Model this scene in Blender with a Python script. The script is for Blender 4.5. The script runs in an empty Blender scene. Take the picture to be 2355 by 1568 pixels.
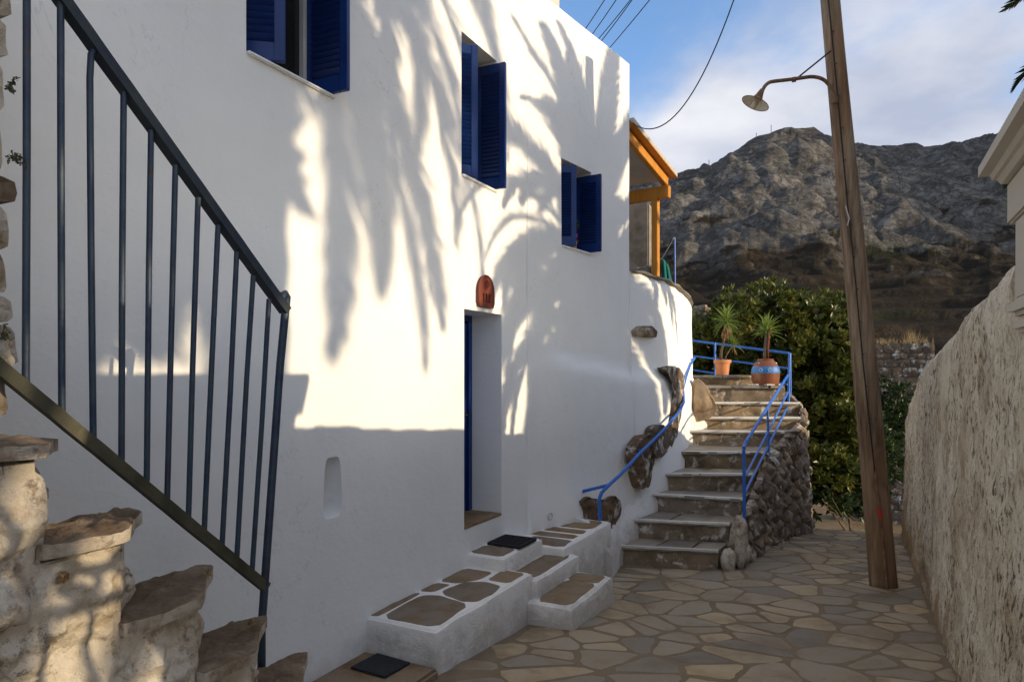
import bpy, bmesh, math, random
import numpy as np
from mathutils import Vector, Matrix, noise

# ------------------------------------------------------------------ scene, camera, sky, sun
sc = bpy.context.scene
COL = sc.collection
CAMZ = 1.7
cam_d = bpy.data.cameras.new("camera"); cam = bpy.data.objects.new("camera", cam_d); COL.objects.link(cam)
cam.location = (0, 0, CAMZ); cam.rotation_euler = (math.radians(90), 0, 0)
cam_d.sensor_width = 36; cam_d.lens = 24; cam_d.shift_y = 74/2355
cam_d.clip_start = 0.05; cam_d.clip_end = 3000
sc.camera = cam
sc.render.resolution_x = 1024; sc.render.resolution_y = 681

SUN_EL = math.radians(14.0)
SUN_AZ = math.radians(-23.0)          # measured from +X towards +Y
SUN_DIR = Vector((math.cos(SUN_EL)*math.cos(SUN_AZ), math.cos(SUN_EL)*math.sin(SUN_AZ), math.sin(SUN_EL)))

world = bpy.data.worlds.new("World"); sc.world = world; world.use_nodes = True
wn = world.node_tree.nodes; wl = world.node_tree.links; wn.clear()
w_out = wn.new("ShaderNodeOutputWorld"); w_bg = wn.new("ShaderNodeBackground"); w_bg.inputs["Strength"].default_value = 0.15
sky = wn.new("ShaderNodeTexSky"); sky.sky_type = 'NISHITA'; sky.sun_disc = False
sky.sun_elevation = SUN_EL; sky.sun_rotation = math.radians(90) - SUN_AZ
sky.air_density = 0.9; sky.dust_density = 1.3; sky.ozone_density = 3.2; sky.altitude = 100
tc = wn.new("ShaderNodeTexCoord"); sep = wn.new("ShaderNodeSeparateXYZ"); wl.new(tc.outputs["Generated"], sep.inputs[0])
def wmath(op, a, b=None):
    n = wn.new("ShaderNodeMath"); n.operation = op
    for i, s in enumerate((a, b)):
        if s is None: continue
        if isinstance(s, (int, float)): n.inputs[i].default_value = s
        else: wl.new(s, n.inputs[i])
    return n.outputs[0]
zz = wmath('ADD', wmath('MAXIMUM', sep.outputs[2], 0.0), 0.22)
cx = wmath('DIVIDE', sep.outputs[0], zz); cy = wmath('DIVIDE', sep.outputs[1], zz)
comb = wn.new("ShaderNodeCombineXYZ"); wl.new(cx, comb.inputs[0]); wl.new(cy, comb.inputs[1]); comb.inputs[2].default_value = 4.3
cn = wn.new("ShaderNodeTexNoise"); cn.inputs["Scale"].default_value = 0.85; cn.inputs["Detail"].default_value = 9; cn.inputs["Roughness"].default_value = 0.54
cn.inputs["Distortion"].default_value = 0.25
wl.new(comb.outputs[0], cn.inputs["Vector"])
cr = wn.new("ShaderNodeValToRGB"); cr.color_ramp.elements[0].position = 0.42; cr.color_ramp.elements[1].position = 0.56
cr.color_ramp.interpolation = 'EASE'
wl.new(cn.outputs["Fac"], cr.inputs["Fac"])
cn2 = wn.new("ShaderNodeTexNoise"); cn2.inputs["Scale"].default_value = 1.7; cn2.inputs["Detail"].default_value = 6
wl.new(comb.outputs[0], cn2.inputs["Vector"])
cc = wn.new("ShaderNodeValToRGB")
cc.color_ramp.elements[0].position = 0.38; cc.color_ramp.elements[0].color = (1.5, 1.62, 2.0, 1)
cc.color_ramp.elements[1].position = 0.66; cc.color_ramp.elements[1].color = (3.0, 2.95, 3.0, 1)
wl.new(cn2.outputs["Fac"], cc.inputs["Fac"])
mixw = wn.new("ShaderNodeMix"); mixw.data_type = 'RGBA'
wl.new(wmath('MULTIPLY', cr.outputs["Color"], 0.92), mixw.inputs[0]); wl.new(sky.outputs[0], mixw.inputs[6]); wl.new(cc.outputs["Color"], mixw.inputs[7])
wl.new(mixw.outputs[2], w_bg.inputs["Color"]); wl.new(w_bg.outputs[0], w_out.inputs["Surface"])

sun_d = bpy.data.lights.new("sun", 'SUN'); sun_d.energy = 2.0; sun_d.angle = math.radians(0.53); sun_d.color = (1.0, 0.80, 0.53)
sun = bpy.data.objects.new("sun", sun_d); COL.objects.link(sun)
sun.rotation_euler = SUN_DIR.to_track_quat('Z', 'Y').to_euler(); sun.location = (20, 0, 12)
sc.view_settings.view_transform = 'Standard'; sc.view_settings.look = 'None'
sc.view_settings.exposure = 1.15; sc.view_settings.gamma = 1.0
sc.cycles.max_bounces = 8; sc.cycles.diffuse_bounces = 6

# ------------------------------------------------------------------ measuring: the alley's own frame
AL = math.atan(803/1570)
DX, DY = math.sin(AL), math.cos(AL)          # along the house front
def W(u, v, z=0.0): return Vector((u*DX + v*DY, u*DY - v*DX, z))   # u along the alley, v to its right side
def ray(px, py): return Vector(((px-1178)/1570, 1.0, (858-py)/1570))
def at(px, py, y):                           # a sight line followed to a measured distance
    return Vector((0, 0, CAMZ)) + ray(px, py)*y
def on_wall(px, py, p0, d, off=0.0):         # ... or to a vertical wall through p0 along d
    n = Vector((d[1], -d[0])); r = ray(px, py)
    t = (n.dot(Vector((p0[0], p0[1]))) + off)/(n.x*r.x + n.y*r.y)
    return Vector((0, 0, CAMZ)) + r*t
def on_z(px, py, z):
    r = ray(px, py); return Vector((0, 0, CAMZ)) + r*((z-CAMZ)/r.z)
D_A = (DX, DY); V_A = -2.79
P_A = W(0, V_A)
CORNER = W(5.77, V_A)
D_B = (0.588, 0.809)
def path_z(y):
    y = max(1.5, min(y, 10.6)); return 0.249 - 0.0865*y

rng = random.Random(7)

# ------------------------------------------------------------------ mesh helpers
class MB:
    def __init__(s): s.v = []; s.f = []
    def add(s, vs, fs):
        b = len(s.v); s.v += [tuple(p) for p in vs]; s.f += [tuple(i+b for i in f) for f in fs]
    def hexa(s, p):           # 8 corners, bottom ring then top ring
        s.add(p, [(3,2,1,0),(4,5,6,7),(0,1,5,4),(1,2,6,5),(2,3,7,6),(3,0,4,7)])
    def box(s, c, sx, sy, sz, ax=None):
        c = Vector(c); ax = ax or (Vector((1,0,0)), Vector((0,1,0)), Vector((0,0,1)))
        X, Y, Z = (ax[0]*sx/2, ax[1]*sy/2, ax[2]*sz/2)
        s.hexa([c-X-Y-Z, c+X-Y-Z, c+X+Y-Z, c-X+Y-Z, c-X-Y+Z, c+X-Y+Z, c+X+Y+Z, c-X+Y+Z])
    def prism(s, poly, z0, z1):
        n = len(poly)
        s.add([(p[0], p[1], z0) for p in poly] + [(p[0], p[1], z1) for p in poly],
              [tuple(range(n-1, -1, -1)), tuple(range(n, 2*n))] + [(i, (i+1) % n, n+(i+1) % n, n+i) for i in range(n)])
    def tube(s, pts, rad, n=8, cap=True):
        pts = [Vector(p) for p in pts]; m = len(pts); rad = rad if isinstance(rad, (list, tuple)) else [rad]*m
        base = len(s.v); prev = None
        for i, p in enumerate(pts):
            t = (pts[min(i+1, m-1)] - pts[max(i-1, 0)]).normalized()
            if prev is None:
                a = t.orthogonal().normalized()
            else:
                a = (prev - t*prev.dot(t)).normalized()
            prev = a; b = t.cross(a)
            for k in range(n):
                an = 2*math.pi*k/n
                s.v.append(tuple(p + (a*math.cos(an) + b*math.sin(an))*rad[i]))
        for i in range(m-1):
            for k in range(n):
                s.f.append((base+i*n+k, base+i*n+(k+1) % n, base+(i+1)*n+(k+1) % n, base+(i+1)*n+k))
        if cap:
            s.f.append(tuple(base+k for k in range(n-1, -1, -1))); s.f.append(tuple(base+(m-1)*n+k for k in range(n)))
    def lathe(s, prof, c, n=24, ax=Vector((0,0,1))):
        c = Vector(c); ax = Vector(ax).normalized(); a = ax.orthogonal().normalized(); b = ax.cross(a); base = len(s.v)
        for r, h in prof:
            for k in range(n):
                an = 2*math.pi*k/n; s.v.append(tuple(c + ax*h + (a*math.cos(an) + b*math.sin(an))*r))
        for i in range(len(prof)-1):
            for k in range(n):
                s.f.append((base+i*n+k, base+i*n+(k+1) % n, base+(i+1)*n+(k+1) % n, base+(i+1)*n+k))
    def mesh(s, name):
        me = bpy.data.meshes.new(name); me.from_pydata(s.v, [], s.f); me.update(); return me
    def build(s, name, mat, parent=None, smooth=False, bevel=0.0, **kw):
        me = s.mesh(name)
        bm = bmesh.new(); bm.from_mesh(me); bmesh.ops.recalc_face_normals(bm, faces=bm.faces)
        if bevel:
            bmesh.ops.bevel(bm, geom=[e for e in bm.edges if len(e.link_faces) == 2 and e.calc_face_angle(0) > 0.5], offset=bevel, segments=2, affect='EDGES')
        bm.to_mesh(me); bm.free()
        return link(name, me, mat, parent, smooth, **kw)
def link(name, me, mat, parent=None, smooth=False, loc=None, rot=None, scale=None, kind=None):
    o = bpy.data.objects.new(name, me); COL.objects.link(o)
    if mat and not me.materials: me.materials.append(mat)
    if smooth:
        me.polygons.foreach_set("use_smooth", [True]*len(me.polygons))
        if smooth == 'auto':
            try: me.set_sharp_from_angle(angle=math.radians(38))
            except Exception: pass
    if loc is not None: o.location = loc
    if rot is not None: o.rotation_euler = rot
    if scale is not None: o.scale = scale
    if parent: adopt(o, parent)
    if kind: o["kind"] = kind
    return o
def adopt(o, p):            # a child keeps the world place it was built at
    o.parent = p; o.matrix_parent_inverse = p.matrix_basis.inverted()
def thing(name, loc, label, cat, group=None):
    o = bpy.data.objects.new(name, None); COL.objects.link(o); o.location = loc; o.empty_display_size = 0.1
    tag(o, label, cat, group); return o
def tag(o, label, cat, group=None):
    o["label"] = label; o["category"] = cat
    if "kind" not in o: o["kind"] = "thing"
    if group: o["group"] = group
    return o
def struct(o): o["kind"] = "structure"; return o

def fbm(x, y, z, oct=4, lac=2.0, gain=0.5):
    s = 0.0; a = 1.0
    for _ in range(oct):
        s += a*noise.noise(Vector((x, y, z))); x *= lac; y *= lac; z *= lac; a *= gain
    return s
def sstep(a, b, x):
    t = max(0.0, min(1.0, (x-a)/(b-a))); return t*t*(3-2*t)
def interp(x, tab):
    if x <= tab[0][0]: return tab[0][1]
    for (a, b), (c, d) in zip(tab, tab[1:]):
        if x <= c: return b + (d-b)*(x-a)/(c-a)
    return tab[-1][1]

# ---- polygons and stones
def clip(poly, px, py, nx, ny):            # keep the side where (p - P).n <= 0
    out = []; m = len(poly)
    for i in range(m):
        a = poly[i]; b = poly[(i+1) % m]
        da = (a[0]-px)*nx + (a[1]-py)*ny; db = (b[0]-px)*nx + (b[1]-py)*ny
        if da <= 0: out.append(a)
        if (da < 0 < db) or (db < 0 < da):
            t = da/(da-db); out.append((a[0]+(b[0]-a[0])*t, a[1]+(b[1]-a[1])*t))
    return out
def area(poly):
    return 0.5*sum(poly[i][0]*poly[(i+1) % len(poly)][1] - poly[(i+1) % len(poly)][0]*poly[i][1] for i in range(len(poly)))
def voronoi(seeds, region, sx=1.0, sy=1.0):
    cells = []
    S = [(a*sx, b*sy) for a, b in seeds]; R = [(a*sx, b*sy) for a, b in region]
    for i, (x, y) in enumerate(S):
        near = sorted(range(len(S)), key=lambda j: (S[j][0]-x)**2 + (S[j][1]-y)**2)[1:22]
        poly = R
        for j in near:
            X, Y = S[j]; poly = clip(poly, (x+X)/2, (y+Y)/2, X-x, Y-y)
            if len(poly) < 3: break
        if len(poly) >= 3: cells.append([(a/sx, b/sy) for a, b in poly])
    return cells
def inset(poly, d):
    if area(poly) < 0: poly = poly[::-1]
    res = poly; m = len(poly)
    for i in range(m):
        a = poly[i]; b = poly[(i+1) % m]; ex, ey = b[0]-a[0], b[1]-a[1]; L = math.hypot(ex, ey)
        if L < 1e-6: continue
        nx, ny = ey/L, -ex/L
        res = clip(res, a[0]-nx*d, a[1]-ny*d, nx, ny)
        if len(res) < 3: return []
    return res
CUT = [0.2]
def resample(poly, n, chaikin=2):
    if area(poly) < 0: poly = poly[::-1]
    for _ in range(chaikin):
        q = []
        for i in range(len(poly)):
            a = poly[i]; b = poly[(i+1) % len(poly)]
            k = CUT[0]; q += [(a[0]*(1-k)+b[0]*k, a[1]*(1-k)+b[1]*k), (a[0]*k+b[0]*(1-k), a[1]*k+b[1]*(1-k))]
        poly = q
    L = [0.0]
    for i in range(len(poly)):
        a = poly[i]; b = poly[(i+1) % len(poly)]; L.append(L[-1] + math.hypot(b[0]-a[0], b[1]-a[1]))
    out = []; j = 0
    for k in range(n):
        t = L[-1]*k/n
        while L[j+1] < t: j += 1
        f = (t-L[j])/max(1e-9, L[j+1]-L[j]); a = poly[j]; b = poly[(j+1) % len(poly)]
        out.append((a[0]+(b[0]-a[0])*f, a[1]+(b[1]-a[1])*f))
    return out
def stone(poly, frame, depth=0.05, proud=0.01, rough=0.01, n=20, rings=3, fs=6.0, edge=0.35, seed=0.0, chaikin=2, wob=0.0, facet=0.0):
    """rounded slab grown from a polygon; frame(a, b, c) -> world"""
    P = resample(poly, n, chaikin); cxm = sum(p[0] for p in P)/n; cym = sum(p[1] for p in P)/n
    if wob:
        P = [(cxm+(p[0]-cxm)*(1+wob*noise.noise(Vector((p[0]*9, p[1]*9, seed)))), cym+(p[1]-cym)*(1+wob*noise.noise(Vector((p[0]*9, p[1]*9, seed+5))))) for p in P]
    mb = MB(); vs = [frame(p[0], p[1], -depth) for p in P]; size = math.sqrt(abs(area(P)))
    R_ = random.Random(int(seed*977)+len(poly)); FC = [(R_.uniform(0, 6.283), R_.uniform(0.02, 0.42)*size, R_.uniform(0.3, 1.0)) for _ in range(7)]
    def chip(a, b):
        return -facet*sum(max(0.0, (a-cxm)*math.cos(t)+(b-cym)*math.sin(t)-o_)*k_ for t, o_, k_ in FC) if facet else 0.0
    for r in range(rings+1):
        k = 1.0 - (r/(rings+0.6))**1.0*1.0
        if r == 0: k = 1.0
        h = proud*(1 - (1-min(1.0, r/max(1, rings)*1.0+0.0))**2*1.0) if rings > 1 else proud
        if r == 0: h = proud*(1-edge) - edge*0.012
        for p in P:
            a = cxm + (p[0]-cxm)*k; b = cym + (p[1]-cym)*k
            c = h + rough*fbm(a*fs, b*fs, seed, 3)*(0.4 if r == 0 else 1.0) + chip(a, b)
            vs.append(frame(a, b, c))
    vs.append(frame(cxm, cym, proud + rough*fbm(cxm*fs, cym*fs, seed, 3)))
    fs_ = [tuple(range(n-1, -1, -1))]
    for r in range(rings+1):
        for i in range(n):
            fs_.append((r*n+i, r*n+(i+1) % n, (r+1)*n+(i+1) % n, (r+1)*n+i))
    last = (rings+1)*n; c = len(vs)-1
    for i in range(n): fs_.append((last+i, last+(i+1) % n, c))
    mb.add(vs, fs_); return mb
def scatter(x0, x1, y0, y1, dx, dy, jit=0.38, r=rng):
    out = []; j = 0; y = y0
    while y < y1 + dy:
        x = x0 + (dx/2 if j % 2 else 0)
        while x < x1 + dx:
            out.append((x + r.uniform(-jit, jit)*dx, y + r.uniform(-jit, jit)*dy)); x += dx
        y += dy; j += 1
    return out

# ------------------------------------------------------------------ materials
def new_mat(name):
    m = bpy.data.materials.new(name); m.use_nodes = True; nt = m.node_tree
    return m, nt, nt.nodes["Principled BSDF"]
def N(nt, t, **kw):
    n = nt.nodes.new(t)
    for k, v in kw.items():
        if k in n.inputs: n.inputs[k].default_value = v
        else: setattr(n, k, v)
    return n
def coords(nt, scale=(1,1,1), kind="Object", rand=False, rot=None):
    t = N(nt, "ShaderNodeTexCoord"); m = N(nt, "ShaderNodeMapping"); m.inputs["Scale"].default_value = scale
    if rot: m.inputs["Rotation"].default_value = rot
    if kind == "World":
        g = N(nt, "ShaderNodeNewGeometry"); nt.links.new(g.outputs["Position"], m.inputs["Vector"])
    else: nt.links.new(t.outputs[kind], m.inputs["Vector"])
    if rand:
        oi = N(nt, "ShaderNodeObjectInfo"); mul = N(nt, "ShaderNodeMath", operation='MULTIPLY'); mul.inputs[1].default_value = 50
        nt.links.new(oi.outputs["Random"], mul.inputs[0]); c = N(nt, "ShaderNodeCombineXYZ")
        nt.links.new(mul.outputs[0], c.inputs[0]); nt.links.new(mul.outputs[0], c.inputs[1]); nt.links.new(c.outputs[0], m.inputs["Location"])
    return m.outputs[0]
def nz(nt, vec, scale, detail=5, rough=0.55, dist=0.0):
    n = N(nt, "ShaderNodeTexNoise", Scale=scale, Detail=detail, Roughness=rough, Distortion=dist); nt.links.new(vec, n.inputs["Vector"]); return n.outputs["Fac"]
def ramp(nt, fac, stops):
    r = N(nt, "ShaderNodeValToRGB"); cr_ = r.color_ramp
    while len(cr_.elements) < len(stops): cr_.elements.new(0.5)
    for e, (p, c) in zip(cr_.elements, stops):
        e.position = p; e.color = (*c, 1) if len(c) == 3 else c
    nt.links.new(fac, r.inputs["Fac"]); return r.outputs["Color"]
def mix(nt, fac, a, b, mode='MIX'):
    m = N(nt, "ShaderNodeMix", data_type='RGBA', blend_type=mode)
    for i, s in ((0, fac), (6, a), (7, b)):
        if isinstance(s, (int, float)): m.inputs[i].default_value = s
        elif isinstance(s, tuple): m.inputs[i].default_value = (*s, 1) if len(s) == 3 else s
        else: nt.links.new(s, m.inputs[i])
    return m.outputs[2]
def mth(nt, op, a, b=None, clampv=False):
    n = N(nt, "ShaderNodeMath", operation=op); n.use_clamp = clampv
    for i, s in enumerate((a, b)):
        if s is None: continue
        if isinstance(s, (int, float)): n.inputs[i].default_value = s
        else: nt.links.new(s, n.inputs[i])
    return n.outputs[0]
def bump(nt, bsdf, h, strength=0.3, dist=0.01):
    b = N(nt, "ShaderNodeBump"); b.inputs["Strength"].default_value = strength; b.inputs["Distance"].default_value = dist
    nt.links.new(h, b.inputs["Height"]); nt.links.new(b.outputs[0], bsdf.inputs["Normal"])
def setc(nt, bsdf, col): nt.links.new(col, bsdf.inputs["Base Color"])
def g(v): return (v, v, v)

def simple(name, c1, c2, scale=4.0, rough=0.7, bs=0.25, bscale=30, bd=0.005, metallic=0.0, rand=True, stretch=(1,1,1), spec=0.3, objvar=0.0, kind="Object"):
    m, nt, b = new_mat(name); v = coords(nt, stretch, kind, rand=rand)
    f = nz(nt, v, scale, 6); col = ramp(nt, f, [(0.3, c1), (0.7, c2)])
    if objvar:
        oi = N(nt, "ShaderNodeObjectInfo"); hs = N(nt, "ShaderNodeHueSaturation")
        mr = mth(nt, 'ADD', mth(nt, 'MULTIPLY', oi.outputs["Random"], 2*objvar), 1-objvar)
        nt.links.new(mr, hs.inputs["Value"]); nt.links.new(col, hs.inputs["Color"]); col = hs.outputs[0]
    setc(nt, b, col); b.inputs["Roughness"].default_value = rough; b.inputs["Metallic"].default_value = metallic
    b.inputs["Specular IOR Level"].default_value = spec
    if bs: bump(nt, b, nz(nt, v, bscale, 5, 0.6), bs, bd)
    return m

def plaster(name, base=(0.82, 0.81, 0.785), dirt=(0.62, 0.60, 0.56), amount=0.25, bs=0.35, spec=0.15):
    m, nt, b = new_mat(name); v = coords(nt, (1,1,1))
    f = nz(nt, v, 1.1, 6, 0.6); col = ramp(nt, f, [(0.30, tuple(x*0.945 for x in base)), (0.65, base)])
    d = ramp(nt, nz(nt, v, 5.0, 8, 0.7), [(0.62, g(0)), (0.82, g(1))])
    col = mix(nt, mth(nt, 'MULTIPLY', d, amount), col, dirt)
    sp = ramp(nt, nz(nt, v, 26, 3, 0.5), [(0.74, g(0)), (0.80, g(1))])
    col = mix(nt, mth(nt, 'MULTIPLY', sp, 0.25*amount/0.25), col, tuple(x*0.6 for x in dirt))
    spz = N(nt, "ShaderNodeSeparateXYZ"); nt.links.new(v, spz.inputs[0])
    spl = ramp(nt, mth(nt, 'ADD', spz.outputs[2], mth(nt, 'MULTIPLY', nz(nt, v, 5.5, 8, 0.72), 0.85)), [(0.28, g(1)), (0.52, g(0))])
    col = mix(nt, mth(nt, 'MULTIPLY', spl, 0.45), col, tuple(x*0.75 for x in dirt))
    setc(nt, b, col); b.inputs["Roughness"].default_value = 0.9; b.inputs["Specular IOR Level"].default_value = spec
    ck = ramp(nt, mth(nt, 'ABSOLUTE', mth(nt, 'SUBTRACT', nz(nt, v, 1.3, 6, 0.6, 1.0), 0.5)), [(0.0, g(1)), (0.0022, g(0))])
    ck = mth(nt, 'MULTIPLY', ck, ramp(nt, nz(nt, v, 0.7, 2, 0.5), [(0.56, g(0)), (0.62, g(1))]))
    col = mix(nt, mth(nt, 'MULTIPLY', ck, 0.35), col, tuple(x*0.7 for x in dirt)); setc(nt, b, col)
    h = mth(nt, 'ADD', mth(nt, 'MULTIPLY', nz(nt, v, 3.0, 4, 0.5), 1.9), mth(nt, 'MULTIPLY', nz(nt, v, 38, 5, 0.65), 0.30))
    h = mth(nt, 'ADD', h, mth(nt, 'MULTIPLY', nz(nt, coords(nt, (1, 1, 2.2)), 11, 3, 0.5, 0.6), 0.35))
    bump(nt, b, h, bs, 0.02); return m
M = {}
M['plaster'] = plaster('white_limewash', (0.86, 0.86, 0.845), (0.60, 0.57, 0.52), 0.3, 0.28)
M['plaster_rough'] = plaster('rough_limewash', (0.79, 0.775, 0.745), (0.34, 0.29, 0.23), 0.8, 0.8)
M['paint_edge'] = plaster('white_joint_paint', (0.74, 0.72, 0.68), (0.35, 0.31, 0.26), 0.8, 0.5)

def stone_mat(name, cols, scale=3.0, stain=None, rough=0.8, objvar=0.18, bs=0.5, white=0.0, lay=(1,1,1)):
    m, nt, b = new_mat(name); v = coords(nt, lay, "World")
    col = ramp(nt, nz(nt, v, scale, 8, 0.62, 0.3), [(0.28 + 0.44*i/(len(cols)-1), c) for i, c in enumerate(cols)])
    oi = N(nt, "ShaderNodeObjectInfo"); hs = N(nt, "ShaderNodeHueSaturation")
    nt.links.new(mth(nt, 'ADD', mth(nt, 'MULTIPLY', oi.outputs["Random"], 2*objvar), 1-objvar), hs.inputs["Value"])
    nt.links.new(mth(nt, 'ADD', mth(nt, 'MULTIPLY', oi.outputs["Random"], 0.5), 0.75), hs.inputs["Saturation"])
    nt.links.new(col, hs.inputs["Color"]); col = hs.outputs[0]
    if stain: 
        col = mix(nt, ramp(nt, nz(nt, v, scale*0.7, 7, 0.65), [(0.52, g(0)), (0.66, g(1))]), col, stain)
    if white:
        col = mix(nt, ramp(nt, nz(nt, v, scale*1.3, 9, 0.68, 0.4), [(0.5-0.22*white, g(1)), (0.72-0.22*white, g(0))]) if False else ramp(nt, nz(nt, v, scale*1.3, 9, 0.68, 0.4), [(0.62-0.25*white, g(0)), (0.74-0.25*white, g(1))]), col, (0.66, 0.63, 0.58))
    sp = ramp(nt, nz(nt, v, 60, 3, 0.6), [(0.62, g(0)), (0.75, g(1))])
    col = mix(nt, mth(nt, 'MULTIPLY', sp, 0.35), col, (0.05, 0.04, 0.03))
    setc(nt, b, col); b.inputs["Roughness"].default_value = rough; b.inputs["Specular IOR Level"].default_value = 0.25
    h = mth(nt, 'ADD', nz(nt, v, 9, 8, 0.65), mth(nt, 'MULTIPLY', nz(nt, v, 70, 4, 0.7), 0.25))
    bump(nt, b, h, bs, 0.02); return m
M['flag'] = stone_mat('path_flagstone', [(0.20, 0.152, 0.10), (0.30, 0.245, 0.17), (0.28, 0.25, 0.205)], 2.2, (0.20, 0.145, 0.085), 0.62, 0.36, 0.4)
M['mortar'] = stone_mat('path_mortar', [(0.145, 0.106, 0.066), (0.205, 0.152, 0.098), (0.185, 0.145, 0.098)], 2.0, None, 0.9, 0.0, 0.4)
M['tread'] = stone_mat('tread_flagstone', [(0.20, 0.17, 0.13), (0.30, 0.265, 0.21), (0.28, 0.27, 0.25)], 2.5, (0.17, 0.13, 0.085), 0.6, 0.22, 0.25)
M['riser'] = stone_mat('riser_stone', [(0.15, 0.11, 0.072), (0.25, 0.19, 0.13), (0.31, 0.24, 0.165)], 5, (0.12, 0.09, 0.06), 0.85, 0.15, 0.6, white=0.3)
M['rubble'] = stone_mat('rubble_stone', [(0.12, 0.093, 0.07), (0.23, 0.185, 0.14), (0.32, 0.27, 0.215)], 3.5, (0.12, 0.08, 0.05), 0.85, 0.3, 0.8, white=0.25)
M['brown_rock'] = stone_mat('brown_bedrock', [(0.07, 0.05, 0.035), (0.15, 0.105, 0.07), (0.21, 0.15, 0.10)], 4.5, (0.07, 0.05, 0.036), 0.9, 0.1, 0.9, white=0.38)
M['sand_rock'] = stone_mat('ochre_boulder', [(0.26, 0.19, 0.12), (0.38, 0.28, 0.18), (0.42, 0.32, 0.21)], 4, (0.22, 0.13, 0.07), 0.85, 0.05, 0.7)
M['white_stone'] = stone_mat('whitewashed_rubble', [(0.20, 0.155, 0.11), (0.46, 0.41, 0.34), (0.62, 0.58, 0.52)], 3.4, (0.24, 0.165, 0.10), 0.9, 0.1, 1.0, white=0.55)
def cracked():
    m, nt, b = new_mat('whitewashed_rubble'); v = coords(nt, (1,1,1), "World")
    col = ramp(nt, nz(nt, v, 5.0, 8, 0.66, 0.3), [(0.30, (0.30, 0.23, 0.155)), (0.44, (0.47, 0.41, 0.325)), (0.60, (0.60, 0.55, 0.475)), (0.72, (0.66, 0.63, 0.57))])
    st = ramp(nt, nz(nt, v, 2.6, 8, 0.68), [(0.52, g(0)), (0.64, g(1))]); col = mix(nt, mth(nt, 'MULTIPLY', st, 0.85), col, (0.25, 0.165, 0.095))
    gr = ramp(nt, nz(nt, v, 16, 7, 0.75), [(0.53, g(0)), (0.64, g(1))]); col = mix(nt, mth(nt, 'MULTIPLY', gr, 0.75), col, (0.12, 0.085, 0.05))
    ck = mth(nt, 'ABSOLUTE', mth(nt, 'SUBTRACT', nz(nt, v, 2.6, 6, 0.6, 0.3), 0.5)); ck = ramp(nt, ck, [(0.0, g(1)), (0.006, g(0))])
    msk = ramp(nt, nz(nt, v, 2.1, 2, 0.5), [(0.52, g(0)), (0.60, g(1))]); ck = mth(nt, 'MULTIPLY', ck, msk)
    col = mix(nt, mth(nt, 'MULTIPLY', ck, 0.9), col, (0.035, 0.025, 0.016))
    setc(nt, b, col); b.inputs["Roughness"].default_value = 0.95; b.inputs["Specular IOR Level"].default_value = 0.1
    h = mth(nt, 'SUBTRACT', mth(nt, 'ADD', nz(nt, v, 13, 8, 0.68), mth(nt, 'MULTIPLY', nz(nt, v, 80, 4, 0.7), 0.25)), mth(nt, 'MULTIPLY', ck, 0.8))
    bump(nt, b, h, 1.0, 0.025); return m
M['white_stone'] = cracked()
M['slab_plain'] = stone_mat('weathered_step_slab', [(0.10, 0.065, 0.04), (0.20, 0.145, 0.10), (0.30, 0.25, 0.19)], 5, (0.14, 0.075, 0.04), 0.9, 0.1, 0.9, white=0.3)
def slab_mat():
    m, nt, b = new_mat('weathered_step_slab'); v = coords(nt, (1,1,1), "World")
    top = ramp(nt, nz(nt, v, 6, 8, 0.68), [(0.3, (0.085, 0.052, 0.03)), (0.5, (0.17, 0.115, 0.07)), (0.7, (0.30, 0.23, 0.16))])
    side = ramp(nt, nz(nt, v, 7, 8, 0.68), [(0.34, (0.22, 0.15, 0.09)), (0.5, (0.48, 0.41, 0.32)), (0.68, (0.62, 0.57, 0.49))])
    ge = N(nt, "ShaderNodeNewGeometry"); sn = N(nt, "ShaderNodeSeparateXYZ"); nt.links.new(ge.outputs["Normal"], sn.inputs[0])
    f = ramp(nt, mth(nt, 'ADD', sn.outputs[2], mth(nt, 'MULTIPLY', nz(nt, v, 18, 5, 0.7), 0.5)), [(0.72, g(0)), (1.0, g(1))])
    col = mix(nt, f, side, top)
    gr = ramp(nt, nz(nt, v, 22, 7, 0.75), [(0.53, g(0)), (0.64, g(1))]); col = mix(nt, mth(nt, 'MULTIPLY', gr, 0.6), col, (0.07, 0.045, 0.025))
    setc(nt, b, col); b.inputs["Roughness"].default_value = 0.95; bump(nt, b, nz(nt, coords(nt, (1,1,2.5), "World"), 22, 8, 0.7), 1.0, 0.02); return m
M['slab'] = slab_mat()
M['block_flag'] = stone_mat('doorstep_flagstone', [(0.15, 0.105, 0.065), (0.23, 0.17, 0.11), (0.21, 0.195, 0.165)], 4, (0.17, 0.105, 0.055), 0.8, 0.2, 0.5)
M['blue'] = simple('blue_shutter_paint', (0.003, 0.020, 0.115), (0.006, 0.036, 0.175), 6, 0.38, 0.12, 40, 0.003, spec=0.4)
M['blue_rail'] = simple('bright_blue_rail_paint', (0.02, 0.12, 0.50), (0.03, 0.17, 0.60), 12, 0.42, 0.25, 60, 0.002, spec=0.4)
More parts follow.
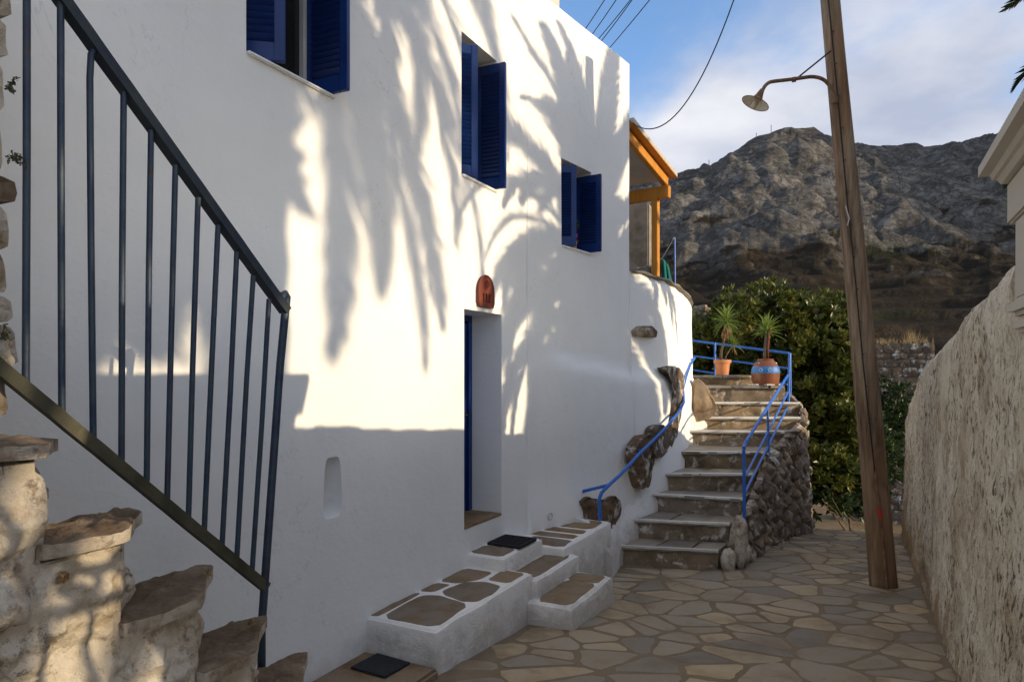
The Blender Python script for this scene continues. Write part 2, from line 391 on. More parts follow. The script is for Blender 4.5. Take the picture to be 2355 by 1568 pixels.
def old_rail():
    m, nt, b = new_mat('weathered_navy_rail'); v = coords(nt, (1,1,1), "World")
    col = ramp(nt, nz(nt, v, 7, 5, 0.6), [(0.35, (0.007, 0.017, 0.055)), (0.52, (0.02, 0.042, 0.065)), (0.66, (0.016, 0.02, 0.05))])
    pale = ramp(nt, nz(nt, v, 4.3, 4, 0.5), [(0.66, g(0)), (0.72, g(1))]); col = mix(nt, mth(nt, 'MULTIPLY', pale, 0.7), col, (0.33, 0.33, 0.24))
    rust = ramp(nt, nz(nt, v, 13, 6, 0.65), [(0.64, g(0)), (0.70, g(1))]); col = mix(nt, mth(nt, 'MULTIPLY', rust, 0.8), col, (0.05, 0.022, 0.01))
    setc(nt, b, col); b.inputs["Roughness"].default_value = 0.5; bump(nt, b, nz(nt, v, 90, 4, 0.7), 0.5, 0.003); return m
M['old_rail'] = old_rail()
M['old_rail_dark'] = simple('dark_weathered_rail', (0.012, 0.02, 0.04), (0.035, 0.045, 0.05), 9, 0.55, 0.5, 80, 0.003)
M['old_rail_olive'] = simple('olive_weathered_rail', (0.03, 0.03, 0.02), (0.085, 0.08, 0.05), 7, 0.6, 0.5, 80, 0.003)
M['rust'] = simple('rusty_metal', (0.10, 0.05, 0.025), (0.27, 0.17, 0.10), 14, 0.8, 0.5, 70, 0.004)
M['dark_metal'] = simple('dark_iron', (0.02, 0.018, 0.016), (0.04, 0.035, 0.03), 20, 0.6, 0.3, 80, 0.003)
M['lamp_in'] = simple('lamp_enamel', (0.62, 0.58, 0.50), (0.72, 0.69, 0.62), 5, 0.35, 0.0)
M['bulb'] = simple('unlit_opal_bulb', (0.55, 0.47, 0.33), (0.62, 0.55, 0.40), 5, 0.3, 0.0)
M['glass'] = simple('dark_window_glass', (0.012, 0.013, 0.013), (0.018, 0.018, 0.017), 2, 0.08, 0.0, spec=0.5)
M['frame_white'] = simple('window_frame_paint', (0.45, 0.45, 0.44), (0.55, 0.55, 0.53), 5, 0.5, 0.1)
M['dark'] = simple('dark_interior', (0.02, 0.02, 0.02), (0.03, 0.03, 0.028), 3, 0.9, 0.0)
M['terracotta'] = simple('terracotta', (0.14, 0.032, 0.018), (0.21, 0.052, 0.028), 8, 0.6, 0.4, 60, 0.004)
M['pot'] = simple('orange_clay_pot', (0.52, 0.20, 0.08), (0.60, 0.26, 0.12), 6, 0.65, 0.15, 60, 0.002)
M['jar'] = simple('brown_glazed_clay', (0.16, 0.055, 0.025), (0.23, 0.085, 0.04), 6, 0.3, 0.2, 40, 0.003, spec=0.5)
M['jar_blue'] = simple('blue_jar_band', (0.03, 0.15, 0.42), (0.05, 0.20, 0.52), 9, 0.45, 0.1)
M['white_paint'] = simple('white_paint', (0.72, 0.72, 0.70), (0.8, 0.8, 0.78), 9, 0.6, 0.1)
M['soil'] = simple('potting_soil', (0.03, 0.02, 0.012), (0.06, 0.042, 0.028), 30, 0.95, 0.8, 40, 0.01)
M['earth'] = stone_mat('dry_earth', [(0.10, 0.07, 0.04), (0.17, 0.12, 0.07), (0.22, 0.16, 0.10)], 1.5, (0.09, 0.08, 0.04), 0.95, 0.0, 0.8)
M['orange_wood'] = simple('varnished_orange_pine', (0.50, 0.20, 0.03), (0.64, 0.29, 0.05), 3, 0.45, 0.15, 30, 0.003, stretch=(6,6,1))
M['cement_board'] = simple('pale_roof_board', (0.42, 0.40, 0.36), (0.52, 0.50, 0.46), 4, 0.8, 0.2)
M['concrete'] = stone_mat('bare_cement_render', [(0.17, 0.155, 0.135), (0.27, 0.25, 0.22), (0.33, 0.31, 0.28)], 4, (0.16, 0.14, 0.11), 0.9, 0.0, 0.5)
M['teal'] = simple('teal_cloth', (0.004, 0.09, 0.085), (0.008, 0.14, 0.13), 8, 0.9, 0.4, 90, 0.003)
M['rope'] = simple('pale_cord', (0.5, 0.48, 0.42), (0.6, 0.58, 0.52), 8, 0.9, 0.0)
M['wire'] = simple('black_cable', (0.012, 0.012, 0.013), (0.02, 0.02, 0.02), 8, 0.6, 0.0)
M['rubber'] = simple('black_rubber_mat', (0.012, 0.014, 0.016), (0.025, 0.028, 0.03), 40, 0.8, 0.8, 60, 0.006)
M['pipe'] = simple('grey_plastic_pipe', (0.45, 0.45, 0.44), (0.55, 0.55, 0.54), 8, 0.5, 0.1)
def pole_wood():
    m, nt, b = new_mat('weathered_pole_wood'); v = coords(nt, (1,1,0.06), "World")
    col = ramp(nt, nz(nt, v, 22, 8, 0.65), [(0.28, (0.07, 0.04, 0.022)), (0.48, (0.21, 0.14, 0.085)), (0.7, (0.36, 0.275, 0.19))])
    v2 = coords(nt, (1,1,0.22), "World")
    k = ramp(nt, nz(nt, v2, 5.0, 6, 0.6, 0.5), [(0.53, g(0)), (0.66, g(1))]); col = mix(nt, mth(nt, 'MULTIPLY', k, 0.85), col, (0.035, 0.02, 0.012))
    o = ramp(nt, nz(nt, v2, 2.0, 4, 0.5), [(0.55, g(0)), (0.75, g(1))]); col = mix(nt, mth(nt, 'MULTIPLY', o, 0.8), col, (0.27, 0.135, 0.06))
    setc(nt, b, col); b.inputs["Roughness"].default_value = 0.85; bump(nt, b, nz(nt, v, 26, 8, 0.7), 0.7, 0.02); return m
M['pole'] = pole_wood()
def old_wall():
    m, nt, b = new_mat('stained_lime_render'); v = coords(nt, (1,1,1), "World"); vs = coords(nt, (1,1,0.55), "World")
    col = ramp(nt, nz(nt, v, 1.6, 7, 0.62), [(0.3, (0.50, 0.43, 0.32)), (0.5, (0.68, 0.62, 0.50)), (0.7, (0.76, 0.715, 0.61))])
    br = ramp(nt, nz(nt, vs, 4.0, 8, 0.7), [(0.50, g(0)), (0.66, g(1))]); col = mix(nt, mth(nt, 'MULTIPLY', br, 0.75), col, (0.30, 0.22, 0.135))
    dk = ramp(nt, nz(nt, vs, 24, 6, 0.72), [(0.51, g(0)), (0.61, g(1))])
    area_ = ramp(nt, nz(nt, v, 1.3, 5, 0.6), [(0.36, g(0.15)), (0.54, g(1))])
    col = mix(nt, mth(nt, 'MULTIPLY', mth(nt, 'MULTIPLY', dk, area_), 0.95), col, (0.10, 0.07, 0.04))
    pit = ramp(nt, nz(nt, v, 55, 3, 0.5), [(0.66, g(0)), (0.72, g(1))]); col = mix(nt, mth(nt, 'MULTIPLY', pit, 0.7), col, (0.09, 0.065, 0.04))
    sp = N(nt, "ShaderNodeSeparateXYZ"); nt.links.new(v, sp.inputs[0])
    hz_ = mth(nt, 'ADD', sp.outputs[2], mth(nt, 'MULTIPLY', nz(nt, v, 2.3, 7, 0.7), 2.2))
    low = ramp(nt, mth(nt, 'MULTIPLY', hz_, 0.4), [(0.33, g(1)), (0.47, g(0))])
    col = mix(nt, mth(nt, 'MULTIPLY', low, 0.85), col, (0.33, 0.22, 0.125))
    setc(nt, b, col); b.inputs["Roughness"].default_value = 0.95; b.inputs["Specular IOR Level"].default_value = 0.1
    h = mth(nt, 'SUBTRACT', mth(nt, 'ADD', nz(nt, v, 7, 7, 0.65), mth(nt, 'MULTIPLY', nz(nt, v, 45, 4, 0.7), 0.3)), mth(nt, 'MULTIPLY', pit, 0.3))
    bump(nt, b, h, 1.0, 0.04); return m
M['old_wall'] = old_wall()
M['marble'] = plaster('portal_render', (0.56, 0.53, 0.47), (0.34, 0.30, 0.25), 0.4, 0.3)
def leaf_mat(name, c1, c2, c3, trans=0.25, rough=0.45, sc_=1.3):
    m, nt, b = new_mat(name); v = coords(nt, (1,1,1), "World")
    col = ramp(nt, nz(nt, v, sc_, 3, 0.6), [(0.3, c1), (0.5, c2), (0.72, c3)])
    fine = nz(nt, v, 23, 2, 0.5); hs = N(nt, "ShaderNodeHueSaturation"); nt.links.new(mth(nt, 'ADD', fine, 0.5), hs.inputs["Value"]); nt.links.new(col, hs.inputs["Color"])
    setc(nt, b, hs.outputs[0]); b.inputs["Roughness"].default_value = rough; b.inputs["Specular IOR Level"].default_value = 0.4
    if trans:
        t = N(nt, "ShaderNodeBsdfTranslucent"); nt.links.new(hs.outputs[0], t.inputs["Color"]); mx = N(nt, "ShaderNodeMixShader"); mx.inputs[0].default_value = trans
        out = nt.nodes["Material Output"]; nt.links.new(b.outputs[0], mx.inputs[1]); nt.links.new(t.outputs[0], mx.inputs[2]); nt.links.new(mx.outputs[0], out.inputs["Surface"])
    return m
M['leaf'] = leaf_mat('broad_evergreen_leaf', (0.03, 0.045, 0.010), (0.09, 0.11, 0.020), (0.24, 0.22, 0.045), 0.25, 0.35, 2.6)
M['leaf_dark'] = leaf_mat('dark_shrub_leaf', (0.02, 0.04, 0.012), (0.035, 0.06, 0.016), (0.05, 0.08, 0.02), 0.2)
M['yucca'] = leaf_mat('yucca_leaf', (0.10, 0.17, 0.03), (0.18, 0.26, 0.05), (0.28, 0.34, 0.08), 0.2, 0.4, 4)
M['yucca_dry'] = leaf_mat('dry_yucca_leaf', (0.22, 0.13, 0.06), (0.30, 0.19, 0.09), (0.34, 0.23, 0.12), 0.15, 0.8, 6)
M['palm'] = leaf_mat('palm_leaflet', (0.03, 0.05, 0.015), (0.045, 0.075, 0.02), (0.07, 0.10, 0.03), 0.15)
M['bark'] = stone_mat('tree_bark', [(0.06, 0.045, 0.03), (0.12, 0.09, 0.06), (0.18, 0.14, 0.10)], 9, None, 0.9, 0.0, 0.9, lay=(1,1,0.3))
M['flower'] = simple('pink_petal', (0.55, 0.02, 0.16), (0.7, 0.05, 0.24), 9, 0.6, 0.0)
M['dry_grass'] = leaf_mat('dry_grass', (0.20, 0.14, 0.06), (0.28, 0.20, 0.09), (0.33, 0.25, 0.12), 0.2, 0.8, 3)

# ================================================================== SETTING
# ---- ground sheet (garden level, falls away past the end of the path)
def ground_z(x, y):
    u = x*DX + y*DY; v = x*DY - y*DX
    z = path_z(y) - 0.14
    z -= 1.5*sstep(10.2, 12.6, y)*sstep(-6, 2, x)
    z -= 0.035*max(0, y-14)*0.35
    z += 0.06*fbm(x*0.9, y*0.9, 1.0, 3)*sstep(10.6, 11.5, y)
    return z
mb = MB(); xs = [-400, -150, -60, -30, -15] + [-8 + 0.5*i for i in range(61)] + [30, 45, 80, 160, 400]
ys = [-300, -120, -50, -20, -8] + [0.5*i for i in range(61)] + [34, 42, 60]
for y in ys:
    for x in xs: mb.v.append((x, y, ground_z(x, y)))
nx_ = len(xs)
for j in range(len(ys)-1):
    for i in range(nx_-1): mb.f.append((j*nx_+i, j*nx_+i+1, (j+1)*nx_+i+1, (j+1)*nx_+i))
struct(mb.build('ground', M['earth'], smooth=True))

# ---- paved path: mortar bed, each flagstone its own piece
V_R = 0.525
mb = MB(); us = [-4 + 0.25*i for i in range(62)]; vs_ = [-2.8 + 0.25*i for i in range(15)]
for u in us:
    for v in vs_:
        p = W(u, v); mb.v.append((p.x, p.y, path_z(p.y) + 0.004*noise.noise(Vector((u*3, v*3, 0)))))
for i in range(len(us)-1):
    for j in range(len(vs_)-1): mb.f.append((i*15+j, (i+1)*15+j, (i+1)*15+j+1, i*15+j+1))
path = struct(mb.build('path', M['mortar'], smooth=True))
r_ = random.Random(21)
def path_frame(a, b, c):
    p = W(a, b); return (p.x, p.y, path_z(p.y) + c)
reg = [(2.4, -2.75), (11.4, -2.75), (11.4, V_R-0.02), (2.4, V_R-0.02)]
seeds = []
for _ in range(5200):
    s = (r_.uniform(2.2, 11.6), r_.uniform(-2.9, 0.65)); dd = 0.105 + 0.30*abs(noise.noise(Vector((s[0]*1.4, s[1]*1.4, 4))))*2 + 0.05*r_.random()
    if all(((s[0]-q[0])/0.62)**2 + (s[1]-q[1])**2 > dd*dd*2.0 for q in seeds): seeds.append(s)

for cell in voronoi(seeds, reg):
    cu = sum(p[0] for p in cell)/len(cell); cv = sum(p[1] for p in cell)/len(cell); cp = W(cu, cv)
    # leave out what stands under the doorstep, the stair and the house
    if (cv < -1.95 and 4.55 < cu < 5.65) or (cv < -2.3 and 3.4 < cu < 6.6): continue
    if cu > 7.2 and cv < -1.25 + 0.5*(cu-7.4)*0.1: continue
    if cv < -2.1 and cu < 3.5: continue
    CUT[0] = 0.11; c2 = inset(cell, r_.uniform(0.009, 0.024))
    if len(c2) < 3 or abs(area(c2)) < 0.008: continue
    stone(c2, path_frame, 0.03, r_.uniform(0.007, 0.013), 0.003, 18, 1, 4, 0.4, r_.random()*50, 1, 0.16).build('paving_stone', M['flag'], path, smooth='auto')

# ---- hills: one terrain, from the valley beyond the garden up to the crag
ridge = [(-1.4, 30), (-0.6, 38), (-0.2, 48), (0.05, 62), (0.15, 71), (0.235, 76.0), (0.26, 78), (0.29, 79.5), (0.31, 84.2), (0.345, 88.9), (0.375, 91.6), (0.42, 93.6), (0.442, 92.6), (0.475, 88.5),
         (0.50, 86.8), (0.56, 86.8), (0.62, 87.4), (0.685, 89.4), (0.70, 91.6), (0.76, 93), (0.9, 92), (1.2, 84), (1.7, 66), (2.4, 40)]
R0, R1 = 34.0, 262.0
NA, NR = 640, 300
mb = MB(); A = sorted([-0.9 + 1.0*i/60 for i in range(60)] + [0.1 + 0.72*i/519 for i in range(520)] + [0.83 + 1.0*i/59 for i in range(60)])
Ts = [(j/(NR-1)) for j in range(NR)]
for j, t in enumerate(Ts):
    r = R0 + (R1*1.25-R0)*t**1.35
    for a in A:
        x, y = a*r, r
        tt = (r-R0)/(R1-R0)
        H = interp(a, ridge)*(R1/262.0)
        if tt <= 1:
            prof = 0.60*tt + 0.30*sstep(0.42, 0.80, tt) + 0.10*sstep(0.86, 1.0, tt)
        else: prof = 1.0 - 2.2*(tt-1)
        z = -5.0 + (H+5.0)*prof
        rockm = sstep(0.30, 0.5, tt + 0.12*noise.noise(Vector((a*9, tt*6, 3.0))))
        big = 1-abs(noise.noise(Vector((x*0.020, y*0.016, z*0.02))))*2
        mid = 1-abs(noise.noise(Vector((x*0.055, y*0.045, 7.0 + z*0.05))))*2
        fin = 1-abs(noise.noise(Vector((x*0.15, y*0.12, 2.0 + z*0.1))))*2
        env = (0.35 + 0.65*rockm)*(1.0 if tt < 0.93 else max(0.38, 1-(tt-0.93)*8))
        z += env*sstep(0.02, 0.2, tt)*(5.2*big*0.8 + 2.6*mid + 0.7*fin)*0.8
        z += 0.5*fbm(x*0.35, y*0.3, 1.0, 3)*env
        if 0.05 < a < 0.85:
            dv_ = noise.voronoi(Vector((x*0.10 + 0.6*noise.noise(Vector((x*.1, y*.1, 0))), y*0.075, z*0.05)))[0]; z += env*sstep(0.25, 0.5, tt)*4.2*(min(0.6, dv_[1]-dv_[0])-0.2)
            dv_ = noise.voronoi(Vector((x*0.27, y*0.2 + 0.5*noise.noise(Vector((x*.3, y*.3, 5))), z*0.15)))[0]; z += env*sstep(0.15, 0.45, tt)*0.8*(min(0.5, dv_[1]-dv_[0])-0.2)
        # dry-stone terraces low down
        tz = (z/2.6) % 1.0
        z += (1-rockm)*sstep(0.03, 0.1, tt)*(1.1*(sstep(0.35, 0.65, tz) - tz))
        mb.v.append((x, y, z))
for j in range(NR-1):
    for i in range(NA-1): mb.f.append((j*NA+i, j*NA+i+1, (j+1)*NA+i+1, (j+1)*NA+i))
def hill_mat():
    m, nt, b = new_mat('crag_rock_and_scrub'); v = coords(nt, (1,1,1), "World"); vl = coords(nt, (0.35, 0.35, 1.0), "World")
    rock = ramp(nt, nz(nt, v, 0.16, 9, 0.66), [(0.3, (0.06, 0.056, 0.052)), (0.5, (0.125, 0.118, 0.108)), (0.7, (0.22, 0.208, 0.19))])
    scrub = ramp(nt, nz(nt, vl, 0.30, 8, 0.65), [(0.3, (0.015, 0.012, 0.009)), (0.5, (0.028, 0.022, 0.015)), (0.72, (0.058, 0.043, 0.027))])
    green = ramp(nt, nz(nt, vl, 0.06, 6, 0.6), [(0.56, g(0)), (0.68, g(1))])
    scrub = mix(nt, mth(nt, 'MULTIPLY', green, 0.8), scrub, (0.022, 0.032, 0.014))
    sp = N(nt, "ShaderNodeSeparateXYZ"); nt.links.new(v, sp.inputs[0])
    ge = N(nt, "ShaderNodeNewGeometry"); sn = N(nt, "ShaderNodeSeparateXYZ"); nt.links.new(ge.outputs["Normal"], sn.inputs[0])
    k = mth(nt, 'ADD', mth(nt, 'MULTIPLY', sp.outputs[2], 0.0085), mth(nt, 'MULTIPLY', nz(nt, v, 0.07, 9, 0.68), 1.15))
    k = mth(nt, 'SUBTRACT', k, mth(nt, 'MULTIPLY', sn.outputs[2], 0.42))
    f = ramp(nt, k, [(0.43, g(0)), (0.52, g(1))])
    low = ramp(nt, mth(nt, 'ADD', mth(nt, 'MULTIPLY', sp.outputs[2], 0.012), mth(nt, 'MULTIPLY', nz(nt, v, 0.4, 6, 0.7), 0.6)), [(0.42, g(0)), (0.78, g(1))])
    f = mth(nt, 'MULTIPLY', f, mth(nt, 'ADD', mth(nt, 'MULTIPLY', low, 0.85), 0.12))
    col = mix(nt, f, scrub, rock)
    c1 = mth(nt, 'ABSOLUTE', mth(nt, 'SUBTRACT', nz(nt, v, 0.11, 7, 0.6, 1.2), 0.5)); c2 = mth(nt, 'ABSOLUTE', mth(nt, 'SUBTRACT', nz(nt, coords(nt, (1, 1, 1.6), "World"), 0.26, 6, 0.6, 0.8), 0.5))
    crack = ramp(nt, mth(nt, 'MINIMUM', c1, mth(nt, 'MULTIPLY', c2, 1.3)), [(0.0, g(0)), (0.045, g(1))])
    col = mix(nt, mth(nt, 'MULTIPLY', mth(nt, 'SUBTRACT', 1.0, crack), mth(nt, 'MULTIPLY', f, 0.75)), col, (0.035, 0.03, 0.025))
    setc(nt, b, col); b.inputs["Roughness"].default_value = 0.95; b.inputs["Specular IOR Level"].default_value = 0.05
    h = mth(nt, 'ADD', mth(nt, 'MULTIPLY', crack, 0.6), nz(nt, v, 0.7, 8, 0.7)); bump(nt, b, h, 0.55, 1.2); return m
M['hill'] = hill_mat()
struct(mb.build('hills', M['hill'], smooth=True))

# unseen ridge added on the sunset side to keep the crag in shade
mb = MB(); n1_, n2_ = 60, 40
for i in range(n1_):
    yy = -60 + 420*i/(n1_-1)
    for j in range(n2_):
        xx = 190 + 300*j/(n2_-1); crest = interp(yy, [(-60, 20), (0, 38), (20, 62), (60, 98), (140, 146), (260, 178), (360, 160)])
        t = (xx-190)/300; zc = crest*sstep(0, 0.42, t)*sstep(1.0, 0.5, t)
        mb.v.append((xx, yy, -8 + zc + 9*fbm(xx*0.02, yy*0.02, 2.0, 4)*sstep(0, 0.2, t)))
for i in range(n1_-1):
    for j in range(n2_-1): mb.f.append((i*n2_+j, (i+1)*n2_+j, (i+1)*n2_+j+1, i*n2_+j+1))
struct(mb.build('shade_ridge', M['hill'], smooth=True))

# ================================================================== HOUSE
def wall_panel(origin, d, L, z0, z1, openings, reveal, disp, step=0.14, back=0.3, top_fn=None):
    """upright wall sheet with real openings; openings (s0, s1, za, zb, depth)"""
    nrm = Vector((d[1], -d[0], 0)); dv = Vector((d[0], d[1], 0)); o = Vector((origin[0], origin[1], 0))
    S = {0.0, L}; Z = {z0, z1}
    for q in openings: S |= {q[0], q[1]}; Z |= {q[2], q[3]}
    def fill(vals):
        vals = sorted(vals); out = []
        for a, b in zip(vals, vals[1:]):
            k = max(1, int(round((b-a)/step)))
            out += [a + (b-a)*i/k for i in range(k)]
        return out + [vals[-1]]
    S = fill(S); Z = fill(Z); mb = MB(); idx = {}
    for i, s in enumerate(S):
        for j, z in enumerate(Z):
            idx[i, j] = len(mb.v); mb.v.append(tuple(o + dv*s + nrm*disp(s, z) + Vector((0, 0, z))))
    def hole(i, j):
        sm = (S[i]+S[i+1])/2; zm = (Z[j]+Z[j+1])/2
        for q in openings:
            if q[0] < sm < q[1] and q[2] < zm < q[3]: return q
        return None
    deep = {}
    def dp(i, j, dep):
        k = (i, j, dep)
        if k not in deep:
            deep[k] = len(mb.v); mb.v.append(tuple(o + dv*S[i] - nrm*dep + Vector((0, 0, Z[j]))))
        return deep[k]
    for i in range(len(S)-1):
        for j in range(len(Z)-1):
            q = hole(i, j)
            if q is None: mb.f.append((idx[i, j], idx[i+1, j], idx[i+1, j+1], idx[i, j+1]))
            for (di, dj, a, b) in ((-1, 0, (i, j), (i, j+1)), (1, 0, (i+1, j), (i+1, j+1)), (0, -1, (i, j), (i+1, j)), (0, 1, (i, j+1), (i+1, j+1))):
                ii, jj = i+di, j+dj; edge = not (0 <= ii < len(S)-1 and 0 <= jj < len(Z)-1)
                if q is None and edge: mb.f.append((idx[a], idx[b], dp(*b, back), dp(*a, back)))
                if q is not None and not edge and hole(ii, jj) is None: mb.f.append((idx[a], idx[b], dp(*b, q[4]), dp(*a, q[4])))
    return mb

def sA(px, py): p = on_wall(px, py, P_A, D_A); return p.x*DX + p.y*DY, p.z
def sB(px, py):
    p = on_wall(px, py, CORNER, D_B); return (p.x-CORNER.x)*D_B[0] + (p.y-CORNER.y)*D_B[1], p.z
U0 = -5.0
ROOF = 5.36
win1 = (2.48, 3.13, 3.33, 4.50, 0.24); win2 = (4.585, 5.16, 3.25, 4.38, 0.24); door = (4.625, 5.255, 0.467, 2.208, 0.36)
NI = (2.95+0.02, 3.30)    # niche placed below
n0 = sA(742, 1197); n1 = sA(789, 1047)
niche = (n0[0]-0.02, n1[0]+0.02, n0[1]-0.03, n1[1]+0.03, 0.12)
def dispA(s, z):
    s += U0
    a = 0.010*fbm(s*0.55, z*0.5, 2.0, 3) + 0.004*fbm(s*2.2, z*2.0, 9.0, 2)
    for q in (win1, win2, door, niche):
        du = max(q[0]-s, 0, s-q[1]); dz = max(q[2]-z, 0, z-q[3]); a *= sstep(0.0, 0.35, math.hypot(du, dz))
    a += 0.05*sstep(0.5, -0.1, z)*sstep(5.6, 3.4, s)*0.6
    return a
house = thing('house', W(2.5, V_A, 0), 'whitewashed two-storey house with blue louvred shutters and a narrow doorway', 'house')
ops = [(q[0]-U0, q[1]-U0, q[2], q[3], q[4]) for q in (win1, win2, door, niche)]
LA = 5.77 - U0
mbA = wall_panel(W(U0, V_A), D_A, LA, -0.5, ROOF, ops, 0.3, dispA)
# rounded arrow-slit niche inside its rectangle
cu = (niche[0]+niche[1])/2; czn = (niche[2]+niche[3])/2; hw = (niche[1]-niche[0])/2; hh = (niche[3]-niche[2])/2
ring_r, ring_o, ring_i, ring_b = [], [], [], []
K = 48
for k in range(K):
    sd_, f_ = divmod(k, 12); f_ = f_/6 - 1; sq = ((1, f_), (-f_, 1), (-1, -f_), (f_, -1))[sd_]
    an = math.atan2(sq[1], sq[0]); ca, sa = math.cos(an), math.sin(an)
    ring_r.append((cu+hw*sq[0], czn+hh*sq[1]))
    e = 0.34
    ox = (hw-0.02)*math.copysign(abs(ca)**e, ca); oz = (hh-0.03)*math.copysign(abs(sa)**0.45, sa)
    taper = 0.86 - 0.14*(oz/hh)
    ring_o.append((cu+ox*taper, czn+oz)); ring_i.append((cu+ox*taper*0.8, czn+oz*0.93)); ring_b.append((cu+ox*taper*0.6, czn+oz*0.86))
nv = MB(); 
for ring, dep in ((ring_r, 0.0), (ring_o, 0.0), (ring_o, 0.006), (ring_i, 0.10), (ring_b, 0.16)):
    nv.v += [tuple(W(a, V_A-dep, b)) for a, b in ring]
for r in range(4):
    for k in range(K): nv.f.append((r*K+k, r*K+(k+1) % K, (r+1)*K+(k+1) % K, (r+1)*K+k))
nv.f.append(tuple(4*K+k for k in range(K)))
mbA.build('wall', M['plaster'], house, smooth='auto')
nv.build('wall_niche', M['plaster'], house, smooth='auto')

nB = Vector((D_B[1], -D_B[0], 0)); dB = Vector((D_B[0], D_B[1], 0))
LB = 2.10
a_, b_ = sB(1287, 366), sB(1358, 584)
zt3 = sB(1284, 362)[1]; zs3 = (sB(1293, 570)[1] + sB(1362, 586)[1])/2
win3 = (sB(1288, 470)[0], sB(1358, 488)[0], zs3, zt3, 0.24)
def dispB(s, z):
    a = 0.002 + 0.012*sstep(0, 0.5, s) + 0.008*fbm(s*0.8+4, z*0.6, 5.0, 3)*sstep(0, 0.3, s)
    q = win3; du = max(q[0]-s, 0, s-q[1]); dz = max(q[2]-z, 0, z-q[3]); a *= 0.0 if False else 1.0
    a += 0.075*sstep(1.86, 1.70, z + 0.10*(s-1) + 0.05*noise.noise(Vector((s*2, 0, 1))))*sstep(0.15, 0.7, s)
    a += 0.02*math.exp(-((s-1.93)/0.055)**2)*sstep(5.0, 4.9, z)       # raised strip standing in for the pole's shadow band
    a += 0.05*sstep(0.7, 0.2, z)
    return a
OB = CORNER
wall_panel(OB, D_B, LB, -0.6, ROOF, [win3], 0.3, dispB, 0.07).build('wall', M['plaster'], house, smooth='auto')
CB = CORNER + dB*LB
# body: end walls, back wall, roof (dark room behind the panes)
back = MB()
bA0 = W(U0, V_A-0.3); bA1 = CORNER - Vector((DY, -DX, 0))*0.3; bB1 = CB - nB*0.28
far = [W(U0, V_A-4.5), CB - nB*4.6]
for a, b in ((bA0, far[0]), (far[0], far[1])):
    t = (b-a).normalized(); nn = Vector((t.y, -t.x, 0))*0.12
    back.hexa([a-nn-Vector((0,0,.5)), b-nn-Vector((0,0,.5)), b+nn-Vector((0,0,.5)), a+nn-Vector((0,0,.5))] + [q + Vector((0,0,ROOF-0.06)) for q in (a-nn, b-nn, b+nn, a+nn)])
back.build('back_wall', M['plaster'], house)
sw = MB(); t = -nB; a = CB - nB*0.02; b = far[1]
sw.hexa([a-dB*0.28-Vector((0,0,.5)), a-dB*0.004-Vector((0,0,.5)), b-dB*0.004-Vector((0,0,.5)), b-dB*0.28-Vector((0,0,.5))] + [q + Vector((0,0,ROOF-0.004)) for q in (a-dB*0.28, a-dB*0.004, b-dB*0.004, b-dB*0.28)])
sw.build('end_wall', M['plaster'], house)
rf = MB(); rp = [bA0 + Vector((DY, -DX, 0))*0.06, CORNER - nB*0.24, CB - nB*0.2 - dB*0.3, far[1] - dB*0.3, far[0]]
rf.prism([(p.x, p.y) for p in rp], ROOF-0.25, ROOF-0.07); rf.build('roof', M['plaster_rough'], house)
ch = MB(); cpos = at(1276, 10, 7.6); ch.box((cpos.x-0.30, cpos.y+0.2, ROOF+0.28), 0.62, 0.5, 0.85, (dB, -nB, Vector((0,0,1)))); ch.build('chimney', M['marble'], house, bevel=0.02)

# windows: frame, panes, louvred leaves with every slat
slat_cache = {}
def shutter(hinge, d3, width, z0, z1, open_dir, par, nsl):
    """leaf standing from hinge along open_dir (unit, horizontal)"""
    th = 0.034; side = Vector((-open_dir.y, open_dir.x, 0)); up = Vector((0,0,1)); h = z1-z0; st = 0.055
    mb = MB(); ax = (open_dir, side, up)
    mid = hinge + open_dir*width/2 + Vector((0,0,(z0+z1)/2))
    mb.box(mid - open_dir*(width/2-st/2), st, th, h, ax); mb.box(mid + open_dir*(width/2-st/2), st, th, h, ax)
    mb.box(mid + up*(h/2-0.04), width-2*st, th*0.96, 0.08, ax); mb.box(mid - up*(h/2-0.05), width-2*st, th*0.96, 0.10, ax)
    leaf = mb.build('shutter', M['blue'], par, bevel=0.004)
    w_ = width-2*st; hh_ = h-0.18; pitch = hh_/nsl
    key = (round(w_, 3), round(pitch, 4))
    if key not in slat_cache:
        s_ = MB(); ang = math.radians(-50); sl = Vector((0, math.cos(ang), math.sin(ang))); s_.box((0,0,0), w_, pitch*1.75, 0.006, (Vector((1,0,0)), sl, Vector((0,-sl.z,sl.y)))); me = s_.mesh('slat'); me.materials.append(M['blue']); slat_cache[key] = me
    az = math.atan2(open_dir.y, open_dir.x)
    for k in range(nsl):
        link('slat', slat_cache[key], None, leaf, loc=hinge + open_dir*width/2 + Vector((0,0,z0+0.10+pitch*(k+0.5))), rot=(0, 0, az))
    return leaf
